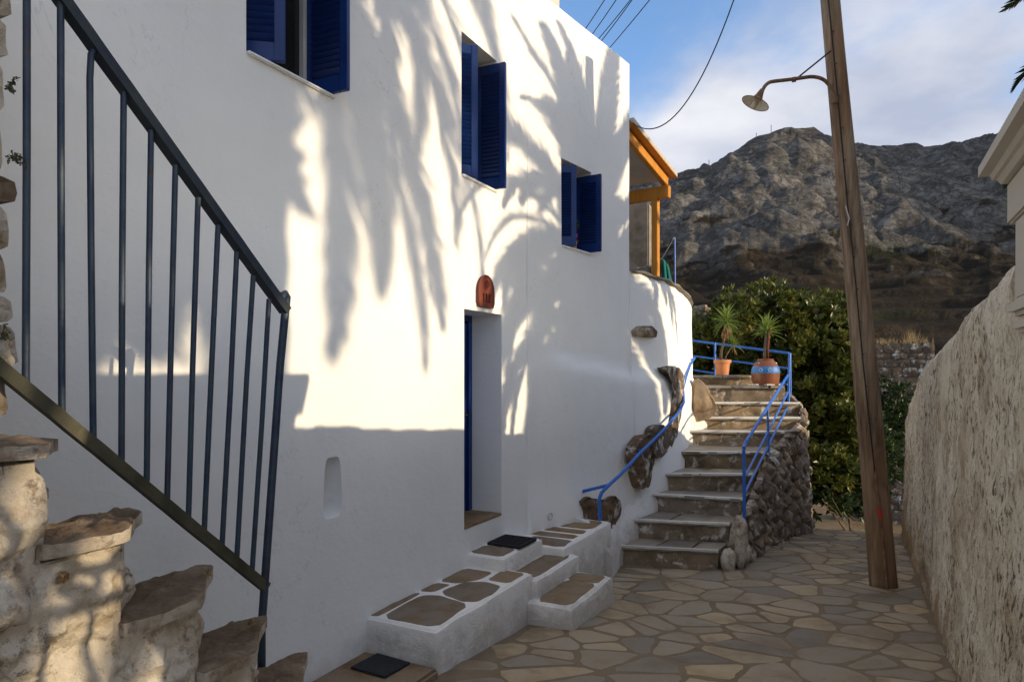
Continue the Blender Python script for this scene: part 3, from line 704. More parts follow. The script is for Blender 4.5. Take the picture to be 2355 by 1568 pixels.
def window(origin, d, q, nsl, la, ra, nn, hin=0.19):
    dv = Vector((d[0], d[1], 0)); nv_ = Vector((d[1], -d[0], 0)); o = Vector((origin[0], origin[1], 0))
    s0, s1, z0, z1, dep = q; w = s1-s0
    ax = (dv, nv_, Vector((0,0,1)))
    mb = MB(); c = o + dv*(s0+s1)/2 - nv_*(dep-0.03) + Vector((0,0,(z0+z1)/2)); fh = z1-z0
    for sg in (-1, 1): mb.box(c + dv*sg*(w/2-0.03), 0.06, 0.06, fh, ax)
    mb.box(c, 0.07, 0.052, fh-0.12, ax)
    mb.box(c + Vector((0,0,fh/2-0.03)), w-0.12, 0.06, 0.06, ax); mb.box(c - Vector((0,0,fh/2-0.03)), w-0.12, 0.06, 0.06, ax)
    fr = mb.build('window_frame', M['frame_white'], house, bevel=0.004)
    for sg in (-1, 1):
        p = MB(); p.box(c + dv*sg*w*0.22 - nv_*0.012, w/2-0.08, 0.012, fh-0.10, ax); p.build('pane', M['glass'], fr)
    bk = MB(); bk.box(c - nv_*0.10, w+0.1, 0.03, fh+0.1, ax); bk.build('dark_room_sheet', M['dark'], house)  # near-black sheet stands in for the unlit room behind the panes
    sl = MB(); sl.box(o + dv*(s0+s1)/2 - nv_*(dep/2-0.012) + Vector((0,0,z0+0.004)), w-0.004, dep+0.018, 0.020, ax); sl.build('sill', M['plaster'], house, bevel=0.006)
    lw = w/2-0.006
    for ang, sgn, s in ((la, 1, s0+0.02), (ra, -1, s1-0.02)):
        an = math.radians(ang); od = dv*sgn*math.cos(an) + nv_*math.sin(an)
        shutter(o + dv*s - nv_*hin, dv, lw, z0+0.025, z1-0.035, od, house, nsl)
def PA(): return W(0, V_A)
window(PA(), D_A, win1, 26, 52, 92, None, 0.20)
window(PA(), D_A, win2, 26, 48, 92, None, 0.185)
window(OB + nB*0.015, D_B, win3, 22, 52, 94, None, 0.185)
# door: planks, frame, stone threshold
dvA = Vector((DX, DY, 0)); nvA = Vector((DY, -DX, 0)); axA = (dvA, nvA, Vector((0,0,1)))
dr = MB(); c = W((door[0]+door[1])/2, V_A-0.325, (door[2]+door[3])/2)
for sg in (-1, 1): dr.box(c + dvA*sg*(0.315-0.03), 0.06, 0.06, 1.74, axA)
dr.box(c + Vector((0,0,0.85)), 0.51, 0.06, 0.06, axA)
dfr = dr.build('door', M['blue'], house, bevel=0.004)
for k in range(4):
    pb = MB(); pb.box(c + dvA*(-0.19+0.127*k) - nvA*0.006 + Vector((0,0,-0.03)), 0.121, 0.03, 1.66, axA); pb.build('plank', M['blue'], dfr, bevel=0.003)
hb = MB(); hp = c + dvA*0.19 + nvA*0.05; hb.tube([hp - nvA*0.045, hp, hp - dvA*0.09], 0.008, 8); hb.build('door_handle', M['dark_metal'], dfr)
th_ = MB(); th_.box(W((door[0]+door[1])/2, V_A-0.165, door[2]+0.006), 0.622, 0.34, 0.026, axA); th_.build('threshold', M['block_flag'], house, bevel=0.006)

# ---- terrace wall, curved in plan
plan = [(CB.x-dB.x*0.012, CB.y-dB.y*0.012), (1.72, 8.58), (2.03, 9.05), (2.36, 9.72), (2.66, 10.42), (2.88, 11.15), (2.98, 11.9), (2.92, 12.7), (2.70, 13.5), (2.3, 14.2)]
def spline(pts, k=8):
    out = []
    for i in range(len(pts)-1):
        p0 = Vector(pts[max(i-1, 0)]); p1 = Vector(pts[i]); p2 = Vector(pts[i+1]); p3 = Vector(pts[min(i+2, len(pts)-1)])
        for j in range(k):
            t = j/k; out.append(0.5*((2*p1) + (p2-p0)*t + (2*p0-5*p1+4*p2-p3)*t*t + (3*p1-p0-3*p2+p3)*t**3))
    out.append(Vector(pts[-1])); return out
PC = spline(plan, 8)
terr = thing('terrace_wall', (PC[10].x, PC[10].y, 0), 'white curved terrace wall with bare rocks showing through at its foot', 'wall')
def wallC_top(i): return 2.91 - 0.10*sstep(14, 44, i) + 0.02*noise.noise(Vector((i*0.3, 0, 4)))
mb = MB(); nzC = 44
nC = []
for i, p in enumerate(PC):
    t = (PC[min(i+1, len(PC)-1)] - PC[max(i-1, 0)]).normalized(); nC.append(Vector((t.y, -t.x)))
for i, p in enumerate(PC):
    zt = wallC_top(i)
    for j in range(nzC):
        z = -0.6 + (zt+0.6)*j/(nzC-1)
        o = 0.05 + 0.016*fbm(i*0.16, z*0.9, 6.0, 3) + 0.095*sstep(1.80, 1.62, z + 0.004*i) + 0.10*sstep(1.2, 0.3, z)*sstep(30, 10, i)
        o -= 0.05*sstep(zt-0.05, zt, z)**2
        o = dispB(LB, z)*(1-sstep(0, 9, i)) + o*sstep(0, 9, i) + 0.003
        mb.v.append((p.x + nC[i].x*o, p.y + nC[i].y*o, z))
for i in range(len(PC)-1):
    for j in range(nzC-1): mb.f.append((i*nzC+j, (i+1)*nzC+j, (i+1)*nzC+j+1, i*nzC+j+1))
b0 = len(mb.v)
for i, p in enumerate(PC):
    for zz_ in (wallC_top(i), -0.6): mb.v.append((p.x - nC[i].x*0.26, p.y - nC[i].y*0.26, zz_))
for i in range(len(PC)-1):
    mb.f.append((i*nzC+nzC-1, (i+1)*nzC+nzC-1, b0+2*(i+1), b0+2*i)); mb.f.append((b0+2*i, b0+2*i+2, b0+2*i+3, b0+2*i+1))
n_ = len(PC)-1
mb.f.append((nzC-1, b0, b0+1, 0)); mb.f.append((n_*nzC, b0+2*n_+1, b0+2*n_, n_*nzC+nzC-1))
mb.build('wall', M['plaster'], terr, smooth='auto')
cp = MB()
for i, p in enumerate(PC):
    if i < 1: continue
    zt = wallC_top(i)-0.012
    for off, dz in ((0.075 + 0.012*noise.noise(Vector((i*0.9, 0, 0))), 0.012), (0.065, 0.034 + 0.01*noise.noise(Vector((i*1.3, 3, 0)))), (-0.27, 0.036), (-0.28, 0.012)):
        cp.v.append((p.x + nC[i].x*off, p.y + nC[i].y*off, zt + dz))
m_ = len(cp.v)//4
for i in range(m_-1):
    for k in range(4): cp.f.append((i*4+k, (i+1)*4+k, (i+1)*4+(k+1) % 4, i*4+(k+1) % 4))
cp.f.append((0, 1, 2, 3)); cp.f.append(tuple((m_-1)*4+k for k in (3, 2, 1, 0)))
cp.build('coping', M['concrete'], terr)
tf = MB(); fl = [(p.x - nC[i].x*0.2, p.y - nC[i].y*0.2) for i, p in enumerate(PC)] + [(-1.5, 15.5), (far[1].x, far[1].y), (CB.x-nB.x*0.1, CB.y-nB.y*0.1)]
tf.prism(fl, 1.9, 2.05); tf.build('terrace_floor', M['concrete'], terr)

# bare rocks left in the plaster
CUT[0] = 0.12
def rock_patch(pts, p0, d, off, par, mat, name='embedded_rock', bulge=0.03, n=48):
    dv = Vector((d[0], d[1], 0)); nn = Vector((d[1], -d[0], 0)); o = Vector((p0[0], p0[1], 0))
    poly = []
    for px, py in pts:
        p = on_wall(px, py, p0, d, off); poly.append(((p-o).dot(dv), p.z))
    fr = lambda a, b, c: tuple(o + dv*a + nn*(off+c) + Vector((0, 0, b)))
    return stone(poly, fr, 0.12, bulge*0.6, 0.022, n, 9, 14, 0.3, len(pts)*3.1, 1, 0.10).build(name, mat, par, smooth='auto')
rock_patch([(1464,760),(1475,749),(1500,750),(1512,763),(1510,777),(1490,776),(1466,772)], CB, D_B, 0.09, terr, M['rubble'], bulge=0.025)
dC = (0.50, 0.866)
rock_patch([(1531,846),(1560,843),(1573,862),(1572,920),(1566,960),(1556,1005),(1545,1030),(1537,1010),(1546,975),(1550,930),(1553,890),(1545,862)], (2.05, 9.05), dC, 0.165, terr, M['brown_rock'], bulge=0.02)
rock_patch([(1507,985),(1522,975),(1536,985),(1540,1020),(1528,1048),(1508,1055),(1503,1020)], (1.75, 8.55), dC, 0.17, terr, M['brown_rock'])
rock_patch([(1462,1030),(1480,1003),(1500,998),(1506,1020),(1503,1060),(1497,1090),(1494,1118),(1473,1122),(1469,1085),(1463,1055)], (1.65, 8.40), dC, 0.13, terr, M['brown_rock'], bulge=0.04)
rock_patch([(1336,1152),(1352,1142),(1385,1150),(1412,1138),(1424,1150),(1427,1178),(1418,1196),(1410,1216),(1380,1206),(1345,1196),(1342,1175)], CORNER + dB*0.9 + nB*0.15, D_B, 0.0, house, M['brown_rock'], bulge=0.05)

# ================================================================== DOORSTEP BLOCKS
steps_in = thing('entrance_steps', W(4.6, -2.4, -0.15), 'low whitewashed doorstep blocks topped with brown flagstones in white joints', 'steps')
def soft_block(u0, u1, v0, v1, z1, seed, z0=-0.55, mat='plaster_rough', name='block', lean=0.02):
    """hand-plastered block: rounded arrises, uneven faces"""
    mb = MB(); nu, nv_, nzz = max(3, int((u1-u0)/0.06)), max(3, int((v1-v0)/0.06)), 9
    r = 0.03
    def pt(a, b, c):
        u = u0 + (u1-u0)*a; v = v0 + (v1-v0)*b; z = z0 + (z1-z0)*c
        du = min(u-u0, u1-u); dv_ = v1-v; dz = z1-z
        # soften the arris
        k = max(0, 1-max(0, dz)/r)
        if dv_ < 1e-6: v -= 0.5*r*k*k
        if c == 1.0: z -= 0.45*r*max(0, 1-min(dv_, du)/r)
        if du < 1e-6: u += (1 if u-u0 < u1-u else -1)*0.5*r*k*k
        if dv_ < 1e-6: v += lean*(1-c)
        w = 0.018
        o = Vector((u*3, v*3, z*3+seed))
        u += w*noise.noise(o); v += w*noise.noise(o+Vector((9,0,0))); z += 0.15*w*noise.noise(o+Vector((0,9,0)))
        p = W(u, v, z); return tuple(p)
    cs = [i/(nzz-1) for i in range(nzz)]; cs = cs[:-1] + [1-r/(z1-z0), 1-0.4*r/(z1-z0), 1.0]; nzz = len(cs)
    bs_ = [i/nv_ for i in range(nv_)] + [1-r/(v1-v0), 1.0]; bs_ = sorted(set(bs_))
    as_ = sorted(set([0.0, r/(u1-u0)] + [i/nu for i in range(1, nu)] + [1-r/(u1-u0), 1.0]))
    def grid(fn, A_, B_):
        b = len(mb.v)
        for x in A_:
            for y in B_: mb.v.append(fn(x, y))
        for i in range(len(A_)-1):
            for j in range(len(B_)-1):
                mb.f.append((b+i*len(B_)+j, b+(i+1)*len(B_)+j, b+(i+1)*len(B_)+j+1, b+i*len(B_)+j+1))
    grid(lambda a, b: pt(a, b, 1.0), as_, bs_)
    grid(lambda a, c: pt(a, 1.0, c), as_, cs)
    grid(lambda b, c: pt(0.0, b, c), bs_, cs); grid(lambda b, c: pt(1.0, b, c), bs_, cs)
    me = mb.mesh(name); bm = bmesh.new(); bm.from_mesh(me); bmesh.ops.remove_doubles(bm, verts=bm.verts, dist=0.0015); bmesh.ops.recalc_face_normals(bm, faces=bm.faces); bm.to_mesh(me); bm.free()
    return link(name, me, M[mat], steps_in, smooth='auto')
def flags_on(block, z, cells, n=18):
    for i, c in enumerate(cells):
        fr = lambda a, b, cc: tuple(W(a, b, z + 0.009 + cc))
        stone(c, fr, 0.03, 0.005, 0.004, 40, 2, 9, 0.4, i*3.7+z*11, 1, 0.05).build('flagstone', M['block_flag'], block, smooth='auto')
VB = -2.83
b1 = soft_block(3.40, 4.76, VB, -2.25, 0.165, 1.0)
flags_on(b1, 0.160, [[(3.445,-2.69),(3.93,-2.71),(3.97,-2.60),(3.90,-2.31),(3.46,-2.285)], [(3.445,-2.775),(3.95,-2.78),(3.96,-2.735),(3.46,-2.715)],
                    [(3.99,-2.56),(4.06,-2.63),(4.30,-2.60),(4.38,-2.48),(4.36,-2.32),(4.22,-2.285),(3.97,-2.29),(3.94,-2.40)], [(3.99,-2.775),(4.20,-2.775),(4.21,-2.65),(4.02,-2.67)],
                    [(4.25,-2.775),(4.62,-2.775),(4.62,-2.52),(4.42,-2.52),(4.25,-2.63)], [(4.43,-2.475),(4.71,-2.49),(4.71,-2.29),(4.43,-2.29)]])
b2 = soft_block(4.66, 5.40, VB, -2.46, 0.27, 2.0)
flags_on(b2, 0.266, [[(4.70,-2.785),(4.955,-2.785),(4.955,-2.50),(4.70,-2.50)]])
b3 = soft_block(4.74, 5.57, -2.60, -2.20, 0.12, 3.0)
flags_on(b3, 0.116, [[(4.78,-2.455),(5.53,-2.455),(5.53,-2.24),(4.78,-2.24)]])
b4 = soft_block(4.65, 5.57, -2.26, -1.88, -0.025, 4.0)
flags_on(b4, -0.029, [[(4.70,-2.195),(5.30,-2.195),(5.30,-1.925),(4.70,-1.925)], [(5.305,-2.195),(5.525,-2.195),(5.525,-1.925),(5.305,-1.925)]])
b5 = soft_block(5.40, 6.62, -2.95, -2.26, 0.20, 5.0)
flags_on(b5, 0.196, [[(5.44,-2.62),(5.70,-2.70),(5.70,-2.30),(5.44,-2.30)], [(5.745,-2.76),(5.90,-2.76),(5.90,-2.32),(5.745,-2.32)], [(5.96,-2.76),(6.12,-2.74),(6.12,-2.32),(5.96,-2.32)], [(6.18,-2.72),(6.56,-2.68),(6.56,-2.31),(6.18,-2.31)]])
gm = MB()
for k in range(9): gm.box(W(4.985+0.036*k, -2.62, 0.284), 0.012, 0.28, 0.018, axA)
for k in range(7): gm.box(W(5.129, -2.74+0.04*k, 0.283), 0.30, 0.010, 0.014, axA)
for sg in (-1, 1): gm.box(W(5.129+sg*0.155, -2.62, 0.283), 0.018, 0.30, 0.022, axA); gm.box(W(5.129, -2.62+sg*0.145, 0.283), 0.29, 0.018, 0.022, axA)
gm.box(W(5.129, -2.62, 0.2725), 0.28, 0.26, 0.006, axA)
tag(gm.build('door_mat', M['rubber']), 'black grid doormat on the top block below the doorway', 'doormat')
# landing by the stair foot and its mat
land = MB(); land.box(W(2.90, -2.50, -0.27), 1.0, 0.56, 0.46, axA)
lo = land.build('landing_slab', M['block_flag'], bevel=0.02); tag(lo, 'brown stone landing slab at the foot of the house wall', 'slab')
mt = MB(); mp = [on_z(805, 1530, -0.02), on_z(868, 1497, -0.02), on_z(945, 1519, -0.02), on_z(886, 1553, -0.02)]
mt.prism([(p.x, p.y) for p in mp], -0.039, -0.026); tag(mt.build('door_mat', M['rubber'], bevel=0.005), 'dark ribbed rubber mat lying at the end of the long low block', 'doormat')
# drain stub
dp_ = MB(); q = on_wall(1256, 1184, CORNER, D_B, 0.02); 
dp_.lathe([(0.036, -0.1), (0.036, 0.055), (0.029, 0.055), (0.029, -0.1)], q, 20, Vector((nB.x, nB.y, -0.12)))
tag(dp_.build('drain_pipe', M['pipe'], smooth='auto'), 'short grey drain pipe stub poking out of the white wall', 'pipe')

# ---- clay plaque above the door
pc0 = on_wall(1113, 670, P_A, D_A, 0.0); plq = thing('wall_plaque', pc0, 'arched terracotta plaque with rosette and three cut-out windows above the doorway', 'plaque')
su, sz = sA(1113, 670)
hwP, hhP = 0.128, 0.128
def arch(hw_, hh_, n=20):
    out = [(-hw_*0.86, -hh_), (hw_*0.86, -hh_), (hw_, -hh_*0.75)]
    for k in range(n+1):
        an = math.pi*k/n; out.append((hw_*math.cos(an), -hh_*0.1 + (hh_*1.1)*math.sin(an)))
    out.append((-hw_, -hh_*0.75)); return out
# the plate is built as cells around three lancet openings
pl = MB(); outline = arch(hwP, hhP)
def plate(poly, t0, t1, mb=pl):
    n = len(poly); 
    mb.add([tuple(W(su+a, V_A+t0, sz+b)) for a, b in poly] + [tuple(W(su+a, V_A+t1, sz+b)) for a, b in poly], [tuple(range(n-1, -1, -1)), tuple(range(n, 2*n))] + [(i, (i+1) % n, n+(i+1) % n, n+i) for i in range(n)])
top = [p for p in outline if p[1] >= -0.02]; top = [(hwP, -0.02)] + [p for p in top if p[1] > -0.02] + [(-hwP, -0.02)]
plate(top, 0.005, 0.026)
plate([(-hwP*0.86, -hhP), (hwP*0.86, -hhP), (hwP, -hhP*0.75), (hwP, -0.095), (-hwP, -0.095), (-hwP, -hhP*0.75)], 0.005, 0.026)
xs_ = [-hwP, -0.062, -0.036, -0.015, 0.015, 0.036, 0.062, hwP]
for k in range(0, 7, 2): plate([(xs_[k], -0.095), (xs_[k+1], -0.095), (xs_[k+1], -0.02), (xs_[k], -0.02)], 0.005, 0.026)
body = pl.build('plate', M['terracotta'], plq)
rim = MB(); rim.tube([tuple(W(su+a, V_A+0.026, sz+b)) for a, b in outline + outline[:1]], 0.008, 6, False); rim.build('rim', M['terracotta'], plq, smooth=True)
rs = MB(); c = W(su, V_A+0.028, sz+0.055)
rs.tube([c + dvA*0.036*math.cos(k*math.pi/8) + Vector((0,0,0.036*math.sin(k*math.pi/8))) for k in range(17)], 0.005, 6, False)
for k in range(8):
    an = k*math.pi/4; rs.tube([c, c + dvA*0.033*math.cos(an) + Vector((0,0,0.033*math.sin(an)))], 0.004, 6)
rs.build('rosette', M['terracotta'], plq, smooth=True)
st_ = MB()
for sg in (-0.07, 0.07): st_.box(W(su+sg, V_A+0.002, sz-0.11), 0.02, 0.012, 0.02, axA)
st_.box(W(su, V_A+0.002, sz+0.10), 0.03, 0.012, 0.02, axA); st_.build('fixing', M['terracotta'], plq)

# ================================================================== STONE STAIR UP TO THE TERRACE
ST = [(-0.17, (1.15,7.41), (2.18,7.21)), (0.04, (1.388,7.757), (2.398,7.53)), (0.25, (1.69,8.22), (2.665,7.88)), (0.46, (1.876,8.46), (2.97,8.39)), (0.67, (2.226,8.98), (3.288,8.885)),
      (0.88, (2.484,9.75), (3.80,9.54)), (1.05, (2.84,10.02), (4.22,10.0)), (1.25, (2.90,10.42), (4.385,10.4)), (1.50, (2.92,10.83), (4.34,10.83)), (1.66, (2.9,11.42), (4.0,11.35)), (1.665, (2.8,13.2), (4.9,13.0))]
stair = thing('stone_stair', (1.8, 7.3, -0.35), 'stone stair with white-painted nosings climbing beside the curved terrace wall', 'stair')
r_ = random.Random(5)
for k in range(len(ST)-1):
    z, L, R = ST[k]; z2, L2, R2 = ST[k+1]
    zb = (ST[k-1][0] - 0.06) if k else -0.55
    L, R, L2, R2 = (Vector(q) for q in (L, R, L2, R2))
    fw = (L2-L).normalized()*0.25
    if k == 8: R2 = Vector((4.45, 12.6)); L2 = Vector((2.9, 12.6)); fw = Vector((0, 0.02))
    if k >= 9: fw = Vector((0, 0))
    nR = 12
    mb = MB(); rows = []
    def edge(t, zc):     # uneven riser face
        p = L.lerp(R, t); w = 0.02*noise.noise(Vector((t*5+k*7, zc*6, 0))); return Vector((p.x - w*0.2, p.y + w))
    zs_ = [zb, zb + (z-0.03-zb)*0.33, zb + (z-0.03-zb)*0.66, z-0.03]
    b0 = 0
    for zc in zs_:
        for i in range(nR+1):
            p = edge(i/nR, zc) + Vector((0, 0.02)); mb.v.append((p.x, p.y, zc))
    for j in range(3):
        for i in range(nR): mb.f.append((j*(nR+1)+i, j*(nR+1)+i+1, (j+1)*(nR+1)+i+1, (j+1)*(nR+1)+i))
    q = len(mb.v); bl = L2+fw; br = R2+fw
    mb.v += [(bl.x, bl.y, zs_[0]), (br.x, br.y, zs_[0]), (bl.x, bl.y, zs_[3]), (br.x, br.y, zs_[3])]
    T0 = 3*(nR+1)
    mb.f.append(tuple(range(T0, T0+nR+1)) + (q+3, q+2)); mb.f.append((q, q+2, q+3, q+1))
    mb.f.append((nR, q+1, q+3, T0+nR) if False else (nR, nR+1+nR, 2*(nR+1)+nR, T0+nR, q+3, q+1)); mb.f.append((0, q, q+2, T0, 2*(nR+1), nR+1))
    mb.f.append(tuple(range(nR, -1, -1)) + (q, q+1))
    step = mb.build('step', M['riser'], stair)
    # flagstones of the tread
    ax_ = (R-L); wL = ax_.length; ax_ = ax_/wL; per = Vector((-ax_.y, ax_.x)); dpt = max((L2-L).dot(per), (R2-R).dot(per), 0.28) + 0.03
    def fr(a, b, c, L=L, R=R, L2=L2, R2=R2, z=z):
        p = L.lerp(R, a); p2 = L2.lerp(R2, a); w = p + (p2-p)*b; return (w.x, w.y, z + c)
    cuts = [0.0]; 
    while cuts[-1] < 0.86: cuts.append(cuts[-1] + r_.uniform(0.24, 0.42))
    cuts[-1] = 1.0
    for a, b in zip(cuts, cuts[1:]):
        sk = r_.uniform(-0.04, 0.04); sk2 = r_.uniform(-0.04, 0.04)
        poly = [(a+0.006, -0.03), (b-0.006, -0.03), (b-0.006 + (sk2 if b < 1 else 0), 1.02), (a+0.006 + (sk if a > 0 else 0), 1.02)]
        if k >= 8:
            half = r_.uniform(0.3, 0.6)
            polys = [[poly[0], poly[1], (poly[1][0], half-0.01), (poly[0][0], half-0.01)], [(poly[0][0], half+0.01), (poly[1][0], half+0.01), poly[2], poly[3]]]
        else: polys = [poly]
        for pp in polys:
            stone(pp, fr, 0.035, 0.004, 0.006, 20, 2, 3, 0.3, k*5+a*9, 0, 0.01).build('flagstone', M['tread'], step, smooth='auto')
    if k < 8:
        nl = MB(); pts = [edge(i/nR, z-0.02) for i in range(nR+1)]
        pr = []
        for i, p in enumerate(pts):
            wv = 0.006*noise.noise(Vector((i*1.1, k*3, 2))); q_ = p - per*(0.02+0.004*noise.noise(Vector((i*2.3, k, 0))))
            pr.append((Vector((q_.x, q_.y, z-0.016+wv)), Vector((q_.x, q_.y, z+0.007)), Vector((p.x, p.y, z+0.011)) + Vector((per.x, per.y, 0))*0.012, Vector((p.x, p.y, z-0.016))))
        for i in range(nR):
            a, b = pr[i], pr[i+1]; nl.hexa([a[0], b[0], b[3], a[3], a[1], b[1], b[2], a[2]])
        nl.build('white_nosing', M['paint_edge'], step)
# rubble flank of the stair
fl_pts = [Vector((2.19, 7.2)), Vector((2.42, 7.5)), Vector((2.69, 7.86)), Vector((3.0, 8.37)), Vector((3.32, 8.86)), Vector((3.83, 9.52)), Vector((4.25, 9.98)), Vector((4.44, 10.4)), Vector((4.48, 11.2)), Vector((4.48, 12.5))]
fl_top = [-0.17, 0.03, 0.24, 0.45, 0.66, 0.87, 1.04, 1.24, 1.46, 1.5]
flL = [0.0]
for a, b in zip(fl_pts, fl_pts[1:]): flL.append(flL[-1] + (b-a).length)
def flank(a, b, c):
    a = max(0.0, min(a, flL[-1]-1e-4)); i = 0
    while flL[i+1] < a: i += 1
    t = (a-flL[i])/(flL[i+1]-flL[i]); p = fl_pts[i].lerp(fl_pts[i+1], t); d = (fl_pts[i+1]-fl_pts[i]).normalized()
    bat = 0.06*(1.3-b)
    return (p.x + d.y*(c+bat), p.y - d.x*(c+bat), b)
def flank_top(a): return interp(a, list(zip(flL, fl_top)))
wallm = MB(); nA_ = 40
for i in range(nA_+1):
    a = flL[-1]*i/nA_
    for b in (-2.2, -0.5, 0.2, 1): 
        zz_ = flank_top(a)-0.03 if b == 1 else b if b < flank_top(a)-0.05 else flank_top(a)-0.04
        wallm.v.append(flank(a, zz_, -0.03))
for i in range(nA_):
    for j in range(3): wallm.f.append((i*4+j, (i+1)*4+j, (i+1)*4+j+1, i*4+j+1))
fw_ = wallm.build('flank_wall', M['mortar'], stair, smooth=True)
r_ = random.Random(11)
sd = scatter(0.05, flL[-1], -0.9, 1.5, 0.19, 0.15, 0.5, r_); sd = [s for s in sd if r_.random() > 0.22]
sd = [s for s in sd if s[1] < flank_top(s[0]) + 0.12]
for cell in voronoi(sd, [(0, -0.95), (flL[-1], -0.95), (flL[-1], 1.6), (0, 1.6)]):
    cell = clip(cell, 0, 0, 0, 0) if False else cell
    # keep under the line of the steps
    for i in range(len(flL)-1):
        pass
    cu = sum(p[0] for p in cell)/len(cell); tz = min(flank_top(p[0]) for p in cell) if cell else 0
    sl = (flank_top(min(cu+0.1, flL[-1])) - flank_top(max(cu-0.1, 0)))/0.2
    cell = clip(cell, cu, flank_top(cu)-0.02, -sl, 1.0)
    if len(cell) < 3: continue
    c2 = inset(cell, 0.005)
    if len(c2) < 3 or abs(area(c2)) < 0.003: continue
    stone(c2, flank, 0.05, r_.uniform(0.012, 0.06), 0.03, 18, 3, 11, 0.2, r_.random()*40, 1, 0.12, 0.5).build('rubble_stone', M['rubble'], fw_, smooth='auto')
ke = MB()   # white-daubed end stone at the foot
for nm, pts, yy in (('end_stone', [(1665,1310),(1690,1250),(1712,1190),(1724,1210),(1722,1268),(1700,1292),(1685,1302)], 0),):
    poly = []; o = Vector((2.17, 7.17, 0)); dv = Vector((0.6, 0.8, 0)); nn = Vector((0.8, -0.6, 0))
    for px, py in pts:
        p = on_wall(px, py, (2.2, 7.16), (0.6, 0.8), 0.06); poly.append(((p-o).dot(dv), p.z))
    pass
for q_, rr3 in ((at(1702, 1245, 7.32), (0.10, 0.12, 0.30)), (at(1678, 1290, 7.2), (0.10, 0.09, 0.14)), (at(1712, 1275, 7.4), (0.09, 0.09, 0.13))): boulder0 = q_; END_STONES = globals().setdefault('END_STONES', []); END_STONES.append((q_, rr3))

# white kerb ramp between stair and wall
kr = MB(); Lk = [(0.75, 6.85, 0.12), (1.02, 7.42, 0.02), (1.20, 7.66, 0.16), (1.46, 8.08, 0.34), (1.70, 8.40, 0.54), (1.98, 8.86, 0.76), (2.24, 9.45, 0.98), (2.45, 10.0, 1.16), (2.6, 10.4, 1.3)]
wl_ = [(0.45, 6.9), (0.70, 7.55), (0.98, 7.85), (1.25, 8.15), (1.50, 8.42), (1.78, 8.86), (2.06, 9.45), (2.3, 10.0), (2.42, 10.4)]
Rk = [(0.98, 6.72), (1.17, 7.36), (1.41, 7.72), (1.72, 8.18), (1.91, 8.44), (2.26, 8.95), (2.52, 9.70), (2.86, 10.0), (2.95, 10.4)]
rows = []
kk = 6
def lerp3(T, f):
    i = min(int(f), len(T)-2); t = f-i; return tuple(T[i][j] + (T[i+1][j]-T[i][j])*t for j in range(len(T[0])))
steps_n = 64
for i in range(steps_n+1):
    f = (len(Lk)-1)*i/steps_n; m3 = lerp3(Lk, f); w2 = lerp3(wl_, f); r2 = lerp3(Rk, f); zr = lerp3([(s[0],) for s in ST[:1]] + [(s[0],) for s in ST], min(f, len(ST)-1.01))[0]
    w = 0.035
    for j in range(kk+1):
        t = j/kk
        x = w2[0] + (r2[0]-w2[0])*t; y = w2[1] + (r2[1]-w2[1])*t
        z = (m3[2]+0.20*(1-t)**2 + 0.05) if t < 0.75 else m3[2] - 0.02 - (t-0.75)*0.75
        z += w*fbm(x*4, y*4, 1.0, 3); x += 0.015*noise.noise(Vector((x*5, y*5, 3)))
        kr.v.append((x, y, z))
    kr.v.append((r2[0]+0.0, r2[1], m3[2]-0.75))
kw = kk+2
for i in range(steps_n):
    for j in range(kw-1): kr.f.append((i*kw+j, i*kw+j+1, (i+1)*kw+j+1, (i+1)*kw+j))
kr.f.append(tuple(range(kw)))
kr.build('white_kerb', M['plaster_rough'], stair, smooth='auto')
# ochre boulder at the turn of the stair
def boulder(name, c, rx, ry, rz, mat, seed, flat=0.0, sub=4, par=None, rot=0.0):
    bm = bmesh.new(); bmesh.ops.create_icosphere(bm, subdivisions=sub, radius=1.0); c = Vector(c); R = Matrix.Rotation(rot, 3, 'Z')
    planes = [(Vector((random.Random(seed*31+i).uniform(-1,1), random.Random(seed*37+i).uniform(-1,1), random.Random(seed*41+i).uniform(-0.8,1))).normalized(), random.Random(seed*43+i).uniform(0.62, 0.85)) for i in range(9)]
    for v in bm.verts:
        p = v.co.copy()
        for n_v, dd in planes:
            e = p.dot(n_v)-dd
            if e > 0: p -= n_v*e*0.85
        p *= 1 + 0.10*fbm(p.x*1.7+seed, p.y*1.7, p.z*1.7, 4)
        p = R @ Vector((p.x*rx, p.y*ry, p.z*rz)); v.co = c + p
    me = bpy.data.meshes.new(name); bm.to_mesh(me); bm.free(); return link(name, me, mat, par, smooth='auto')
for i_, (q_, rr3) in enumerate(END_STONES): boulder('end_stone', q_, *rr3, M['white_stone'], 60+i_, par=stair, rot=0.6)
# leaning slab of rock, real outline, thick
o = Vector((2.86, 9.86, 0)); dv = Vector((0.96, -0.28, 0)); nn = Vector((-0.28, -0.96, 0)); poly = []
for px, py in [(1594,873),(1606,870),(1622,884),(1640,916),(1652,940),(1634,962),(1605,970),(1590,962)]:
    p = on_wall(px, py, (2.86, 9.86), (0.96, -0.28), 0.0); poly.append(((p-o).dot(dv), p.z))
tag(stone(poly, lambda a, b, c: tuple(o + dv*a + nn*c + Vector((0,0,b))), 0.30, 0.07, 0.03, 28, 5, 6, 0.4, 1.0, 1).build('boulder', M['sand_rock'], smooth='auto'), 'ochre rock slab leaning at the foot of the white terrace wall on the stair', 'rock')

